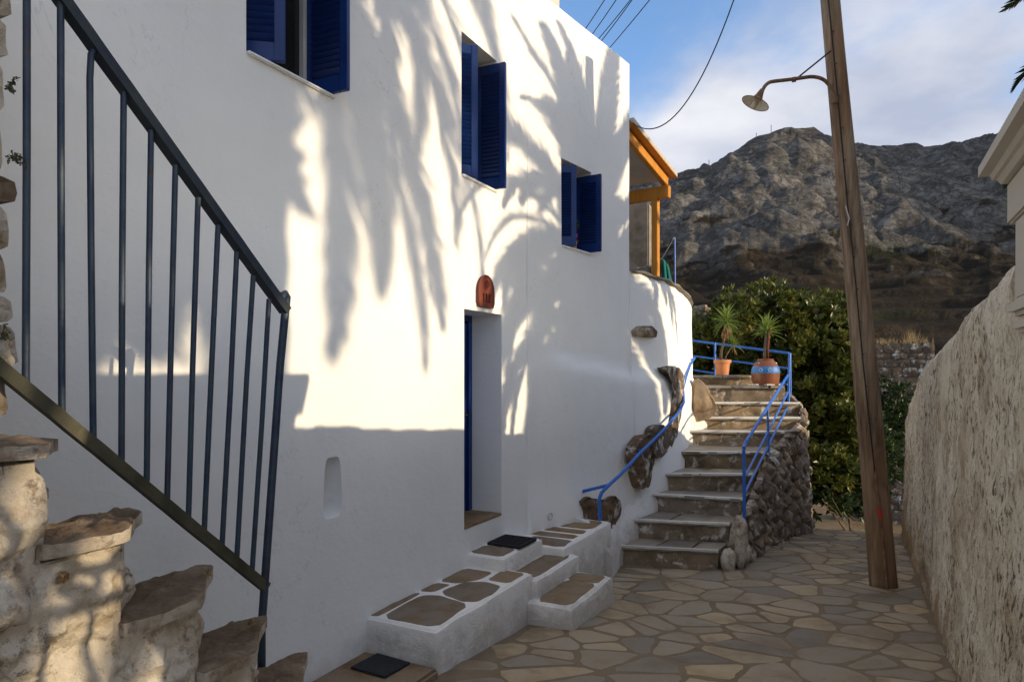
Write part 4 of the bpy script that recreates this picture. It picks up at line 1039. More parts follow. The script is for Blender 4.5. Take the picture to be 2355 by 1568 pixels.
# ================================================================== BLUE HANDRAILS
hr = thing('stair_handrail', (2.75, 7.9, 0.25), 'bright blue tubular handrail with three rails along the open side of the stair', 'railing')
def T(name, pts, r, mat, par, n=8): 
    m = MB(); m.tube(pts, r, n); return m.build(name, M[mat], par, smooth='auto')
A0 = at(1713, 1178, 7.65); A1 = at(1711, 1030, 7.65)
B0 = at(1813, 975, 10.5); B1 = at(1816, 812, 10.5)
M0 = at(1768, 1045, 8.95); M1 = at(1766, 938, 8.95)
bt = at(1813, 862, 10.48)
T('post', [A0 - Vector((0,0,.12)), A1 + Vector((0,0,-0.02)), A1 + (bt-A1)*0.04 + Vector((0,0,0.04))], 0.019, 'blue_rail', hr)
T('post', [B0 - Vector((0,0,.12)), B1], 0.02, 'blue_rail', hr); T('post', [M0 - Vector((0,0,.12)), M1], 0.017, 'blue_rail', hr)
T('rail', [A1 + Vector((0,0,0.0)), A1 + (bt-A1)*0.06 + Vector((0,0,0.03)), bt], 0.02, 'blue_rail', hr)
for za, zb in ((1100, 893), (1118+18, 925)):
    pa = at(1712, za, 7.65); pb = at(1813, zb + 8, 10.48); T('rail', [pa, pb], 0.014, 'blue_rail', hr)
lr = thing('landing_handrail', (3.6, 11.5, 1.66), 'bright blue three-bar railing round the upper landing behind the pots', 'railing')
C1 = B1; ends = [(1590, 783), (1590, 818), (1590, 850)]
starts = [(1816, 812), (1814, 847), (1813, 884)]
for (sx, sy), (ex, ey) in zip(starts, ends):
    T('rail', [at(sx, sy, 11.25) + Vector((0, 0.02, 0)), at(ex, ey, 13.2)], 0.017 if sy > 820 else 0.021, 'blue_rail', lr)
T('post', [at(1645, 870, 12.35) - Vector((0,0,.1)), at(1645, 788, 12.35)], 0.018, 'blue_rail', lr)
T('post', [at(1819, 905, 11.45) - Vector((0,0,.2)), at(1818, 812, 11.4)], 0.018, 'blue_rail', lr)
wr = thing('wall_handrail', (0.85, 6.9, 0.2), 'single blue handrail with wall brackets climbing along the white terrace wall', 'railing')
def wl3(px, py, y): return at(px, py, y)
rail_pts = [wl3(1380, 1197, 6.75), wl3(1380, 1170, 6.75), wl3(1378, 1150, 6.75), wl3(1384, 1132, 6.77), wl3(1404, 1112, 6.85), wl3(1430, 1088, 7.1), wl3(1470, 1044, 7.5), wl3(1500, 1015, 7.85), wl3(1535, 980, 8.3), wl3(1562, 947, 8.75), wl3(1573, 925, 9.0), wl3(1572, 905, 9.2), wl3(1571, 895, 9.35), wl3(1578, 868, 9.7), wl3(1588, 838, 10.3), wl3(1598, 823, 10.5)]
T('rail', rail_pts, 0.018, 'blue_rail', wr)
T('bracket', [wl3(1334, 1131, 7.05), wl3(1404, 1114, 6.85)], 0.016, 'blue_rail', wr)
T('bracket', [wl3(1450, 1036, 7.9), wl3(1482, 1036, 7.63)], 0.014, 'blue_rail', wr)
T('bracket', [wl3(1540, 960, 8.6), wl3(1553, 960, 8.6)], 0.013, 'blue_rail', wr)
T('bracket', [wl3(1596, 824, 10.55), wl3(1572, 838, 10.75)], 0.013, 'blue_rail', wr)

# ================================================================== FOREGROUND STAIR AND RAILING
V_S = -1.64
def onS(px, py): 
    p = on_wall(px, py, W(0, V_S), D_A); return p.x*DX + p.y*DY, p.z
# (near nosing, far nosing, height) of each step along the low stepped wall
NS = [(0.70, 0.80, 1.77), (0.91, 1.05, 1.543), (1.11, 1.295, 1.312), (1.325, 1.536, 1.078), (1.52, 1.755, 0.862), (1.705, 1.967, 0.647), (1.914, 2.218, 0.416), (2.12, 2.45, 0.19)]
WT = 0.27
fs_ = thing('stepped_stone_wall', W(1.4, V_S-0.13, 0), 'weathered whitewashed rubble wall stepping down steeply beneath the old iron railing', 'wall')
core = MB()
for k in range(1, len(NS)):
    u0 = NS[k-1][0]-0.03; u1 = NS[k][0]-0.03; zt = NS[k][2]-0.045
    p = [W(u0, V_S-0.018), W(u1, V_S-0.018), W(NS[k][1]-0.04, V_S-WT), W(u0, V_S-WT)]
    core.prism([(q.x, q.y) for q in p], -0.5, zt)
core.box(W(-1.2, V_S-0.018-(WT-0.018)/2, 0.55), 3.74, WT-0.018, 2.1, axA)
core.build('core', M['white_stone'], fs_)
r_ = random.Random(3)
def sfr(a, b, c): return tuple(W(a, V_S + c, b))
for k in range(1, len(NS)):
    u1, uf, zt = NS[k]; u0 = NS[k-1][0]-0.10; u0f = NS[k-1][1]-0.08
    poly = [(u0f, V_S-WT-0.01), (uf-0.03, V_S-WT-0.012), (uf, V_S-WT+0.03), ((u1+uf)/2-0.004, V_S-0.13), (u1-0.002, V_S-0.02), (u1-0.03, V_S+0.010), ((u0+u1)/2, V_S+0.016), (u0+0.05, V_S+0.006)]
    tx, ty = r_.uniform(-0.03, 0.03), r_.uniform(0.0, 0.06)
    stone(poly, lambda a, b, c, zt=zt, tx=tx, ty=ty, u1=u1: tuple(W(a, b, zt + c + tx*(a-u1) + ty*(b-V_S))), 0.034, 0.003, 0.018, 110, 9, 16, 0.35, k*7.3, 1, 0.09).build('top_slab', M['slab'], fs_, smooth='auto')
    # broken end face under each slab
    nx = NS[k+1][2] if k+1 < len(NS) else -0.1
    o = W(u1-0.012, V_S-0.012); e = W(uf-0.035, V_S-WT); d2 = (e-o); L2_ = d2.length; d2 = d2/L2_; n2 = Vector((d2.y, -d2.x, 0))*1.0
    n2 = n2 if n2.dot(dvA) > 0 else -n2
    stone([(0.0, nx-0.05), (L2_, nx-0.05), (L2_-0.01, zt-0.04), (0.012, zt-0.045)], lambda a, b, c, o=o, d2=d2, n2=n2: tuple(o + d2*a + n2*(c-0.006) + Vector((0,0,b))), 0.05, 0.006, 0.03, 44, 9, 14, 0.2, k*3.1, 1, 0.08, 0.3).build('face_stone', M['white_stone'], fs_, smooth='auto')
for k in range(1, len(NS)):
    u0 = NS[k-1][0]; u1 = NS[k][0]; zt = NS[k][2]-0.045; zb = (NS[k+1][2] if k+1 < len(NS) else 0.0) - 0.06
    spl = r_.random() < 0.5
    L_ = u0-0.10; R_ = u1-0.012; m_ = u0 + (u1-u0)*r_.uniform(0.3, 0.6)
    cells = [[(L_, zb), (R_, zb-0.02), (R_-0.006, zt), (L_+0.06, zt)]] if not spl else [[(L_, zb), (m_, zb-0.01), (m_-0.02, zt), (L_+0.05, zt)], [(m_+0.006, zb-0.01), (R_, zb-0.02), (R_-0.01, zt), (m_-0.014, zt)]]
    for c_ in cells:
        stone(c_, sfr, 0.06, r_.uniform(0.002, 0.012), 0.032, 72, 16, 13, 0.12, r_.random()*60, 1, 0.07, 0.34).build('face_stone', M['white_stone'], fs_, smooth='auto')
sd = scatter(-0.4, 2.5, -0.4, 1.7, 0.32, 0.26, 0.46, r_)
for cell in voronoi(sd, [(-0.6, -0.4), (2.5, -0.4), (2.5, 1.9), (-0.6, 1.9)]):
    cell = clip(cell, 1.11, 1.035, 0.735, 0.68)      # under the line of the treads
    if len(cell) < 3: continue
    c2 = inset(cell, 0.003)
    if len(c2) < 3 or abs(area(c2)) < 0.004: continue
    stone(c2, sfr, 0.06, r_.uniform(0.0, 0.018), 0.032, 72, 16, 12, 0.15, r_.random()*60, 1, 0.07, 0.36).build('face_stone', M['white_stone'], fs_, smooth='auto')
# rubble pier at the stair head
pr = thing('rubble_pier', W(0.62, -1.9, 1.5), 'rough rubble stone pier with sprigs in its joints at the head of the stepped wall', 'wall')
cm = MB(); cm.box(W(0.44, -2.25, 1.6), 1.02, 0.46, 3.3, axA)
cm.build('core', M['mortar'], pr)
def pfr(a, b, c): return tuple(W(a, -2.005 + c, b))
def pfr2(a, b, c): return tuple(W(0.965 + c, a, b))
z = 0.9; i = 0
while z < 3.2:
    h = r_.uniform(0.07, 0.16); x = -0.2 + r_.uniform(-0.1, 0.1)
    while x < 0.985:
        w = r_.uniform(0.14, 0.3); xe = min(x+w, 0.998 + r_.uniform(-0.02, 0.02))
        if xe - x > 0.05:
            stone([(x+0.005, z+0.004), (xe, z+0.004), (xe-0.01, z+h-0.004), (x+0.012, z+h-0.004)], pfr, 0.05, r_.uniform(0.01, 0.04), 0.03, 22, 5, 12, 0.4, r_.random()*60, 1, 0.05).build('rubble_stone', M['white_stone'] if r_.random() < 0.6 else M['rubble'], pr, smooth='auto')
        x += w
    stone([(-2.46, z+0.004), (-2.02, z+0.004), (-2.02, z+h-0.004), (-2.46, z+h-0.004)], pfr2, 0.05, r_.uniform(0.01, 0.03), 0.03, 22, 5, 12, 0.4, r_.random()*60, 1, 0.05).build('rubble_stone', M['rubble'], pr, smooth='auto')
    z += h

rl = thing('old_railing', W(1.5, V_S-WT-0.04, 1.2), 'weathered navy iron stair railing with thin round bars in front of the white house', 'railing')
def rp(px, py, off=0.0):
    return on_wall(px, py, W(0, V_S-WT-0.04+off), D_A)
bars = [((62,-112),(60,880)), ((140,-4),(143,950)), ((210,110),(215,1006)), ((285,212),(280,1062)), ((348,300),(338,1106)), ((404,380),(385,1147)), ((456,455),(434,1188)), ((502,518),(470,1222)), ((545,580),(511,1258)), ((583,634),(545,1287)), ((619,688),(580,1317))]
for i, (a, b) in enumerate(bars):
    pa, pb = rp(*a), rp(*b); mid = pa.lerp(pb, 0.35 + 0.3*r_.random()) + Vector((r_.uniform(-1, 1), r_.uniform(-1, 1), 0))*0.0022
    pts = [pa, mid, pb]
    if i == 2: pts = [pa + dvA*0.014, pa - Vector((0,0,0.02)), pa.lerp(pb, 0.08) - dvA*0.004, mid, pb]
    T('baluster', spline3 if False else pts, 0.0092, 'old_rail', rl, 10)
def flat_bar(p, q, wdt, hgt, mat, name):
    d = (q-p).normalized(); side = Vector((d.y, -d.x, 0)).normalized(); up = side.cross(d).normalized()
    if up.z < 0: up = -up
    m = MB(); nseg = 24
    for i in range(nseg+1):
        c = p.lerp(q, i/nseg) + up*0.0015*noise.noise(Vector((i*0.7, 0, 3))) 
        for sx, sy in ((-1,-1),(1,-1),(1,1),(-1,1)): m.v.append(tuple(c + side*sx*wdt/2 + up*sy*hgt/2))
    for i in range(nseg):
        for k in range(4): m.f.append((i*4+k, i*4+(k+1) % 4, (i+1)*4+(k+1) % 4, (i+1)*4+k))
    m.f.append((0,1,2,3)); m.f.append(tuple(nseg*4+k for k in (3,2,1,0)))
    return m.build(name, M[mat], rl, bevel=0.0)
slope_t = (720-0)/(658-140)
flat_bar(rp(20, -171), rp(657, 715), 0.04, 0.031, 'old_rail_dark', 'top_rail')
flat_bar(rp(-60, 797), rp(612, 1350), 0.026, 0.035, 'old_rail_olive', 'bottom_rail')
pt_, pb_ = rp(655, 695), rp(602, 1445)
post = MB(); post.tube([pt_ - dvA*0.02 + Vector((0,0,0.004)), pt_ - dvA*0.012 + Vector((0,0,0.024)), pt_ + Vector((0,0,0.03)), pt_ + dvA*0.01 + Vector((0,0,0.018)), pt_ + dvA*0.008, pt_.lerp(pb_, 0.2), pb_, pb_ - Vector((0,0,0.85))], [0.014, 0.017, 0.017, 0.0165, 0.0155, 0.015, 0.015, 0.015], 12)
post.build('post', M['old_rail'], rl, smooth='auto')

# ================================================================== RIGHT SIDE: WALL, PORTAL, GATE
UW0, UW1 = 3.0, 11.35
top_tab = [(3.0, 2.27), (3.5, 2.25), (4.1, 2.20), (5.0, 2.12), (5.7, 2.05), (6.5, 1.98), (7.7, 1.88), (8.8, 1.76), (9.6, 1.58), (10.3, 1.36), (11.0, 1.16), (11.35, 1.04)]
mb = MB(); nu = 300; prof_n = 92
for i in range(nu+1):
    u = UW0 + (UW1-UW0)*i/nu; zt = interp(u, top_tab) + 0.03*noise.noise(Vector((u*1.1, 0, 0))); p = W(u, V_R); zb = path_z(p.y) - 0.25; th = 0.46
    endr = sstep(UW1, UW1-0.35, u)
    for j in range(prof_n):
        t = j/(prof_n-1)
        if t < 0.68:
            q = t/0.68; z = zb + (zt-0.20-zb)*q; off = 0.03 - 0.05*(1-q)
        elif t < 0.88:
            an = (t-0.68)/0.20*math.pi; z = zt-0.20 + 0.20*math.sin(an)**0.8; off = 0.03 + th/2*(1-math.cos(an))
        else:
            q = (t-0.88)/0.12; z = zt-0.20 + (zb-zt+0.20)*q; off = th+0.03
        off = off*(0.25+0.75*endr) + (1-endr)*th*0.35
        c = 0.018*fbm(u*1.6, z*1.6, off*2, 4) + 0.013*fbm(u*8, z*7, off*7, 3) + 0.008*noise.noise(Vector((u*28, z*26, off*20))) + 0.03*sstep(0.3, -0.4, z-zb-0.5)*fbm(u*4, z*4, 3.0, 3)
        if t < 0.68: c += 0.05*math.exp(-((u-8.05-0.1*(z-1))/0.10)**2)*sstep(1.9, 1.2, z)*-1.0
        pp = W(u, V_R + off - c*(1 if t < 0.78 else -1)*1.0, z + (c*0.6 if 0.68 < t < 0.88 else 0)); mb.v.append(tuple(pp))
for i in range(nu):
    for j in range(prof_n-1): mb.f.append((i*prof_n+j, (i+1)*prof_n+j, (i+1)*prof_n+j+1, i*prof_n+j+1))
mb.f.append(tuple(nu*prof_n+j for j in range(prof_n))); mb.f.append(tuple(j for j in range(prof_n-1, -1, -1)))
tag(mb.build('garden_wall', M['old_wall'], smooth=True), 'tall stained lime-rendered garden wall with rounded falling top beside the pole', 'wall')

po = thing('gate_portal', W(2.9, 0.7, 0), 'pale classical gate portal with moulded cornice standing against the stained garden wall', 'portal')
def uvbox(mb, u0, u1, v0, v1, z0, z1):
    mb.box(W((u0+u1)/2, (v0+v1)/2, (z0+z1)/2), u1-u0, v1-v0, z1-z0, axA)
m = MB(); uvbox(m, 2.64, 3.01, 0.53, 0.98, -0.3, 2.238); m.build('pier', M['marble'], po, bevel=0.01)
m = MB(); uvbox(m, 2.70, 2.96, 0.485, 0.53, 1.96, 2.238); m.build('pilaster', M['marble'], po, bevel=0.006)
m = MB(); uvbox(m, 2.68, 2.98, 0.47, 0.53, 1.90, 1.962); uvbox(m, 2.69, 2.97, 0.478, 0.53, 1.84, 1.898); m.build('moulding', M['marble'], po, bevel=0.015)
m = MB(); uvbox(m, 1.50, 2.64, 0.56, 0.96, -0.3, 2.238); m.build('wall_panel', M['marble'], po)
m = MB(); uvbox(m, 1.38, 3.05, 0.475, 1.04, 2.24, 2.39); m.build('entablature', M['marble'], po, bevel=0.008)
m = MB()
prof = [(0.0, 2.45), (0.02, 2.455), (0.035, 2.475), (0.05, 2.48), (0.06, 2.50), (0.10, 2.508), (0.10, 2.545), (0.085, 2.555), (0.0, 2.56)]
for (off, zc) in prof:
    for u, v in ((1.38-off, 0.475-off*.75), (3.05+off, 0.475-off*.75), (3.05+off, 1.04+off), (1.38-off, 1.04+off)): m.v.append(tuple(W(u, v, zc-0.058)))
for i in range(len(prof)-1):
    for k in range(4): m.f.append((i*4+k, i*4+(k+1) % 4, (i+1)*4+(k+1) % 4, (i+1)*4+k))
m.f.append((3,2,1,0)); m.f.append(tuple((len(prof)-1)*4+k for k in range(4))); m.build('cornice', M['marble'], po)
m = MB(); uvbox(m, 1.36, 1.52, 0.50, 1.0, -0.3, 2.238); m.build('pier', M['marble'], po, bevel=0.01)
m = MB(); uvbox(m, -0.6, 0.40, 0.52, 0.98, -0.3, 2.25); m.build('pier', M['marble'], po, bevel=0.01)
# iron gate in the portal: its scrollwork shadow falls on the old steps
ga = thing('iron_gate', W(0.8, 0.72, 0), 'wrought iron gate with scrollwork set beside the pale portal', 'gate')
VG = 0.72
def gp(u, z): return W(u, VG, z)
for zc in (1.74, 2.12, 0.95): T('rail', [gp(0.42, zc), gp(1.35, zc)], 0.017, 'dark_metal', ga)
for k in range(9): T('bar', [gp(0.46+0.1*k, 0.3), gp(0.46+0.1*k, 1.74)], 0.012, 'dark_metal', ga)
def scroll(cu, cz, r, turns, dirn, a0):
    pts = []
    for k in range(int(26*turns)+1):
        a = a0 + dirn*2*math.pi*k/26; rr = r*(1-0.72*k/(26*turns)); pts.append(gp(cu + rr*math.cos(a), cz + rr*math.sin(a)))
    T('scroll', pts, 0.012, 'dark_metal', ga, 6)
for cu_ in (0.56, 0.88, 1.20):
    pts = [gp(cu_ + 0.115*math.cos(k*math.pi/12), 1.93 + 0.115*math.sin(k*math.pi/12)) for k in range(25)]; T('scroll', pts, 0.016, 'dark_metal', ga, 6)
    scroll(cu_-0.05, 1.80, 0.05, 1.6, 1, math.pi/2); scroll(cu_+0.16, 1.87, 0.05, 1.5, -1, math.pi/2); scroll(cu_+0.06, 1.82, 0.045, 1.5, 1, -math.pi/2)

# ---- utility pole with lamp
pole = thing('utility_pole', at(2050, 1355, 6.31), 'leaning weathered timber utility pole standing on the paving', 'pole')
p0 = at(2050, 1355, 6.31); p1 = at(1928, 10, 6.31); pd = (p1-p0)
pb0 = p0 + Vector((0, 0.12, -0.05)); pt1 = p0 + Vector((0, 0.12, 0)) + pd*1.10
pm = MB(); npt = 60; nn_ = 28; base = 0
for i in range(npt+1):
    t = i/npt; c = pb0.lerp(pt1, t) + Vector((0.008*math.sin(t*5), 0, 0)); r = 0.122 - 0.04*t
    for k in range(nn_):
        an = 2*math.pi*k/nn_; rr = r*(1 + 0.03*noise.noise(Vector((math.cos(an)*1.5, math.sin(an)*1.5, t*4))) - 0.02*max(0, noise.noise(Vector((math.cos(an)*9, math.sin(an)*9, t*3)))))
        # flattened hewn side
        if math.cos(an+1.9) > 0.80: rr *= 0.95
        pm.v.append((c.x + rr*math.cos(an), c.y + rr*math.sin(an), c.z))
for i in range(npt):
    for k in range(nn_): pm.f.append((i*nn_+k, i*nn_+(k+1) % nn_, (i+1)*nn_+(k+1) % nn_, (i+1)*nn_+k))
pm.f.append(tuple(npt*nn_+k for k in range(nn_))); pm.f.append(tuple(k for k in range(nn_-1, -1, -1)))
pm.build('shaft', M['pole'], pole, smooth=True)
def on_pole(t, ang, extra=0.0):
    c = pb0.lerp(pt1, t); r = 0.122-0.04*t+extra; return Vector((c.x + r*math.cos(ang), c.y + r*math.sin(ang), c.z))
an_f = math.radians(-105)
T('earth_conduit', [on_pole(0.012, an_f, 0.012), on_pole(0.1, an_f, 0.010), on_pole(0.185, an_f-0.10, 0.010)] , 0.013, 'rust', pole)
mk_ = MB(); mk_.tube([on_pole(0.118, an_f-0.02, 0.0125), on_pole(0.134, an_f-0.03, 0.0125)], 0.0145, 10); mk_.build('red_mark', simple('red_tape', (0.5, 0.02, 0.02), (0.6, 0.03, 0.03), 9, 0.5, 0.0), pole)
T('cable', [on_pole(0.19, an_f-0.12, 0.006), on_pole(0.35, an_f-0.25, 0.006), on_pole(0.52, an_f-0.28, 0.006), on_pole(0.6, an_f-0.35, 0.012), on_pole(0.8, an_f-0.4, 0.006), on_pole(1.0, an_f-0.5, 0.006)], 0.006, 'wire', pole, 6)
T('cable', [on_pole(0.60, an_f-0.5, 0.02), on_pole(0.58, an_f-0.3, 0.03), on_pole(0.57, an_f-0.5, 0.02)], 0.005, 'rope', pole, 6)
for k in range(14):
    T('staple', [on_pole(0.22+0.05*k, an_f-0.20-0.012*k, 0.014), on_pole(0.222+0.05*k, an_f-0.05-0.012*k, 0.006)], 0.004, 'dark_metal', pole, 5)

yl = 6.33
lamp = thing('street_lamp', at(1920, 225, yl), 'old rusty swan-neck street lamp with white enamel shade fixed to the pole', 'street lamp')
armp = [(1921,236),(1920,222),(1914,207),(1903,191),(1889,181),(1868,177),(1842,180),(1812,184),(1785,187),(1770,190),(1760,198),(1754,209)]
T('arm', [at(a, b, yl) for a, b in spline([(Vector(q)) for q in armp], 4)], 0.0165, 'rust', lamp, 10)
T('collar', [at(1921, 238, yl), at(1921, 222, yl)], 0.026, 'rust', lamp, 12)
T('brace_rod', [at(1829, 184, yl), at(1911, 118, yl)], 0.008, 'dark_metal', lamp, 6)
T('clamp', [at(1823, 184, yl), at(1830, 183, yl)], 0.024, 'rust', lamp, 10)
T('clamp', [at(1827, 180, yl) + Vector((0, -0.01, 0)), at(1826, 190, yl) + Vector((0, -0.01, 0))], 0.008, 'rust', lamp, 8)
axl = (at(1732, 250, yl+0.01) - at(1754, 207, yl)).normalized(); c0 = at(1753, 208, yl)
hs_ = MB(); hs_.lathe([(0.016, -0.01), (0.022, 0.0), (0.026, 0.02), (0.034, 0.055), (0.043, 0.075), (0.040, 0.085), (0.03, 0.09)], c0, 20, axl); hs_.build('holder', M['rust'], lamp, smooth='auto')
sh = MB(); sh.lathe([(0.034, 0.070), (0.05, 0.088), (0.085, 0.112), (0.128, 0.132)], c0, 40, axl); so = sh.build('shade', M['rust'], lamp, smooth=True)
si = MB(); si.lathe([(0.02, 0.078), (0.048, 0.094), (0.084, 0.117), (0.1275, 0.136)], c0, 40, axl); si.build('shade_lining', M['lamp_in'], so, smooth=True)
ri = MB(); axa = axl.orthogonal().normalized(); axb = axl.cross(axa)
ri.tube([c0 + axl*0.134 + (axa*math.cos(k*math.pi/20) + axb*math.sin(k*math.pi/20))*0.128 for k in range(41)], 0.0035, 6, False); ri.build('rim', M['rust'], so, smooth=True)
bu = MB(); bu.lathe([(0.0, 0.088), (0.024, 0.088), (0.026, 0.10), (0.026, 0.165), (0.023, 0.178), (0.012, 0.185), (0.0, 0.186)], c0, 18, axl); bu.build('bulb', M['bulb'], lamp, smooth='auto')

# ---- wires
def wire(a, b, sag, r, label, n=24):
    m = MB(); pts = [Vector(a).lerp(Vector(b), i/n) - Vector((0, 0, 4*sag*(i/n)*(1-i/n))) for i in range(n+1)]; m.tube(pts, r, 6)
    return tag(m.build('overhead_wire', M['wire'], smooth=True), label, 'wire')
wire(on_wall(1449, 279, CB, D_B, 0.06), at(1700, -34, 6.6) , 0.55, 0.0065, 'single black cable sagging from the house corner up past the lamp')
for i, ((ax_, ay_), (bx_, by_)) in enumerate((((1387, -2), (1345, 68)), ((1412, 0), (1362, 78)), ((1444, 0), (1375, 88)), ((1447, 2), (1382, 94)), ((1488, 0), (1401, 108)))):
    q0 = at(bx_-10, by_+16, 9.6); q1 = at(ax_, ay_, 8.2)
    wire(q0, q0 + (q1-q0)*3.0, 0.05, 0.006, 'thin power line over the roof, ' + ('farthest from the roof corner', 'second farthest from the roof corner', 'upper of the crossing pair', 'lower of the crossing pair', 'nearest to the roof corner')[i])["group"] = 'power lines over the house roof'

# ================================================================== TERRACE PORCH AND WASHING
pch = thing('porch', (1.95, 9.1, 2.05), 'orange timber porch with a sloping pale roof on the terrace behind the house corner', 'porch')
endp = Vector((2.10, 9.10, 0)); zb_ = 4.12
slope = 0.26
def beam3(mb, a, b, w, h):
    d = (b-a).normalized(); s = Vector((d.y, -d.x, 0)).normalized(); up = s.cross(d); up = up if up.z > 0 else -up
    q = [a - s*w/2 - up*h/2, a + s*w/2 - up*h/2, b + s*w/2 - up*h/2, b - s*w/2 - up*h/2]; q += [x + up*h for x in q]; mb.hexa(q)
m = MB(); beam3(m, endp + Vector((0,0,zb_)), endp - nB*2.6 + Vector((0,0,zb_)), 0.09, 0.16); m.build('beam', M['orange_wood'], pch, bevel=0.006)
for k in range(4):
    a = endp - nB*(0.06+0.75*k) + Vector((0,0,zb_+0.14)) + dB*0.02; b = a - dB*1.2 + Vector((0,0,1.2*slope))
    m = MB(); beam3(m, a, b, 0.07, 0.12); m.build('rafter', M['orange_wood'], pch, bevel=0.005)
a = endp + nB*0.07 + dB*0.10 + Vector((0,0,zb_+0.195))
for nm, v0_, v1_, mt_ in (('lit_soffit_strip', 0.0, 0.24, 'orange_wood'), ('soffit_panel', 0.242, 3.0, 'cement_board')):  # outer strip coloured orange where sunlight would fall on the pale soffit
    m = MB(); q = [a - nB*v0_, a - nB*v1_, a - nB*v1_ - dB*1.32 + Vector((0,0,1.32*slope)), a - nB*v0_ - dB*1.32 + Vector((0,0,1.32*slope))]
    m.hexa(q + [x + Vector((0,0,0.012)) for x in q]); m.build(nm, M[mt_], pch)
m = MB(); q = [a, a - nB*3.0, a - nB*3.0 - dB*1.32 + Vector((0,0,1.32*slope)), a - dB*1.32 + Vector((0,0,1.32*slope))]
q = [x + Vector((0,0,0.014)) for x in q]; m.hexa(q + [x + Vector((0,0,0.05)) for x in q]); m.build('roof_panel', M['cement_board'], pch)
pp = endp - nB*0.20; m = MB(); m.box((pp.x, pp.y, (zb_-0.08+2.05)/2), 0.085, 0.085, zb_-0.08-2.05, (dB, nB, Vector((0,0,1)))); m.build('post', M['orange_wood'], pch, bevel=0.005)
cpil = at(1483, 550, 10.1); m = MB(); m.box((cpil.x-0.10, cpil.y+0.1, 3.1), 0.42, 0.30, 2.2, (Vector((0.93,-0.37,0)), Vector((0.37,0.93,0)), Vector((0,0,1))))
cw = m.build('concrete_pillar', M['concrete'], bevel=0.02); tag(cw, 'bare grey cement pillar on the terrace behind the orange porch post', 'pillar')
cl = thing('clothes_pole', at(1553, 650, 9.75), 'thin blue clothes pole standing on the terrace wall beside the porch', 'pole')
T('pole', [at(1553, 668, 9.75), at(1552, 546, 9.75)], 0.012, 'blue_rail', cl); T('hook', [at(1552, 547, 9.75), at(1548, 550, 9.75)], 0.010, 'rope', cl)
ln = MB(); ln.tube([at(1549, 550, 9.75), at(1526, 590, 9.9), at(1502, 612, 10.0), at(1466, 616, 10.0)], 0.004, 6); tag(ln.build('clothes_line', M['rope']), 'pale cord clothes line tied between blue pole and cement pillar', 'cord')
def cloth(pts_top, drop, label, seed, depth):
    m = MB(); nu_, nv2 = 18, 12
    for i in range(nu_+1):
        t = i/nu_; x = pts_top[0][0] + (pts_top[1][0]-pts_top[0][0])*t; y0 = pts_top[0][1] + (pts_top[1][1]-pts_top[0][1])*t
        for j in range(nv2+1):
            s = j/nv2; p = at(x + (drop[1]*s*t), y0 + drop[0]*s, depth + 0.06*math.sin(t*14+seed)*(0.3+s) + 0.2*t); m.v.append(tuple(p))
    for i in range(nu_):
        for j in range(nv2): m.f.append((i*(nv2+1)+j, (i+1)*(nv2+1)+j, (i+1)*(nv2+1)+j+1, i*(nv2+1)+j+1))
    o = m.build('towel', M['teal'], smooth=True); md = o.modifiers.new('thickness', 'SOLIDIFY'); md.thickness = 0.008; return tag(o, label, 'towel')
cloth([(1523, 592), (1538, 612)], (75, 18), 'teal towel hanging in a point from the clothes line right of the porch post', 1, 9.85)
cloth([(1500, 610), (1512, 606)], (60, 0), 'teal towel hanging between the porch post and the cement pillar', 3, 9.95)
# geranium in the smallest window
gz = thing('geranium', OB + dB*((win3[0]+win3[1])/2) + Vector((0,0,win3[2])), 'potted geranium with pink blossom inside the small shuttered window', 'plant')
gp0 = OB + dB*((win3[0]+win3[1])/2 - 0.02) - nB*0.02 + Vector((0,0,win3[2]+0.02))
m = MB(); m.lathe([(0.0, 0), (0.035, 0), (0.045, 0.07), (0.04, 0.07), (0.0, 0.06)], gp0, 16); m.build('pot', M['pot'], gz, smooth='auto')
T('stem', [gp0 + Vector((0,0,0.06)), gp0 + Vector((0.01,0.0,0.20)), gp0 + Vector((0.02,-0.02,0.30))], 0.004, 'leaf', gz, 5)
rr = random.Random(2); m = MB()
for k in range(26):
    c = gp0 + Vector((rr.uniform(-.05,.05), rr.uniform(-.05,.05), rr.uniform(0.08, 0.30))); d = Vector((rr.uniform(-1,1), rr.uniform(-1,1), rr.uniform(-0.2,1))).normalized()*0.03; s = d.orthogonal().normalized()*0.022
    m.add([c-d, c+s, c+d, c-s], [(0,1,2,3)])
m.build('leaves', M['leaf'], gz)
m = MB()
for cc_ in (gp0 + Vector((0.02,-0.02,0.13)), gp0 + Vector((0.0,-0.02,0.24))):
    for k in range(16):
        c = cc_ + Vector((rr.uniform(-1,1), rr.uniform(-1,1), rr.uniform(-1,1)))*0.022; d = Vector((rr.uniform(-1,1), rr.uniform(-1,1), rr.uniform(-1,1))).normalized()*0.014; s = d.orthogonal().normalized()*0.012
        m.add([c-d, c+s, c+d, c-s], [(0,1,2,3)])
m.build('blossom', M['flower'], gz)

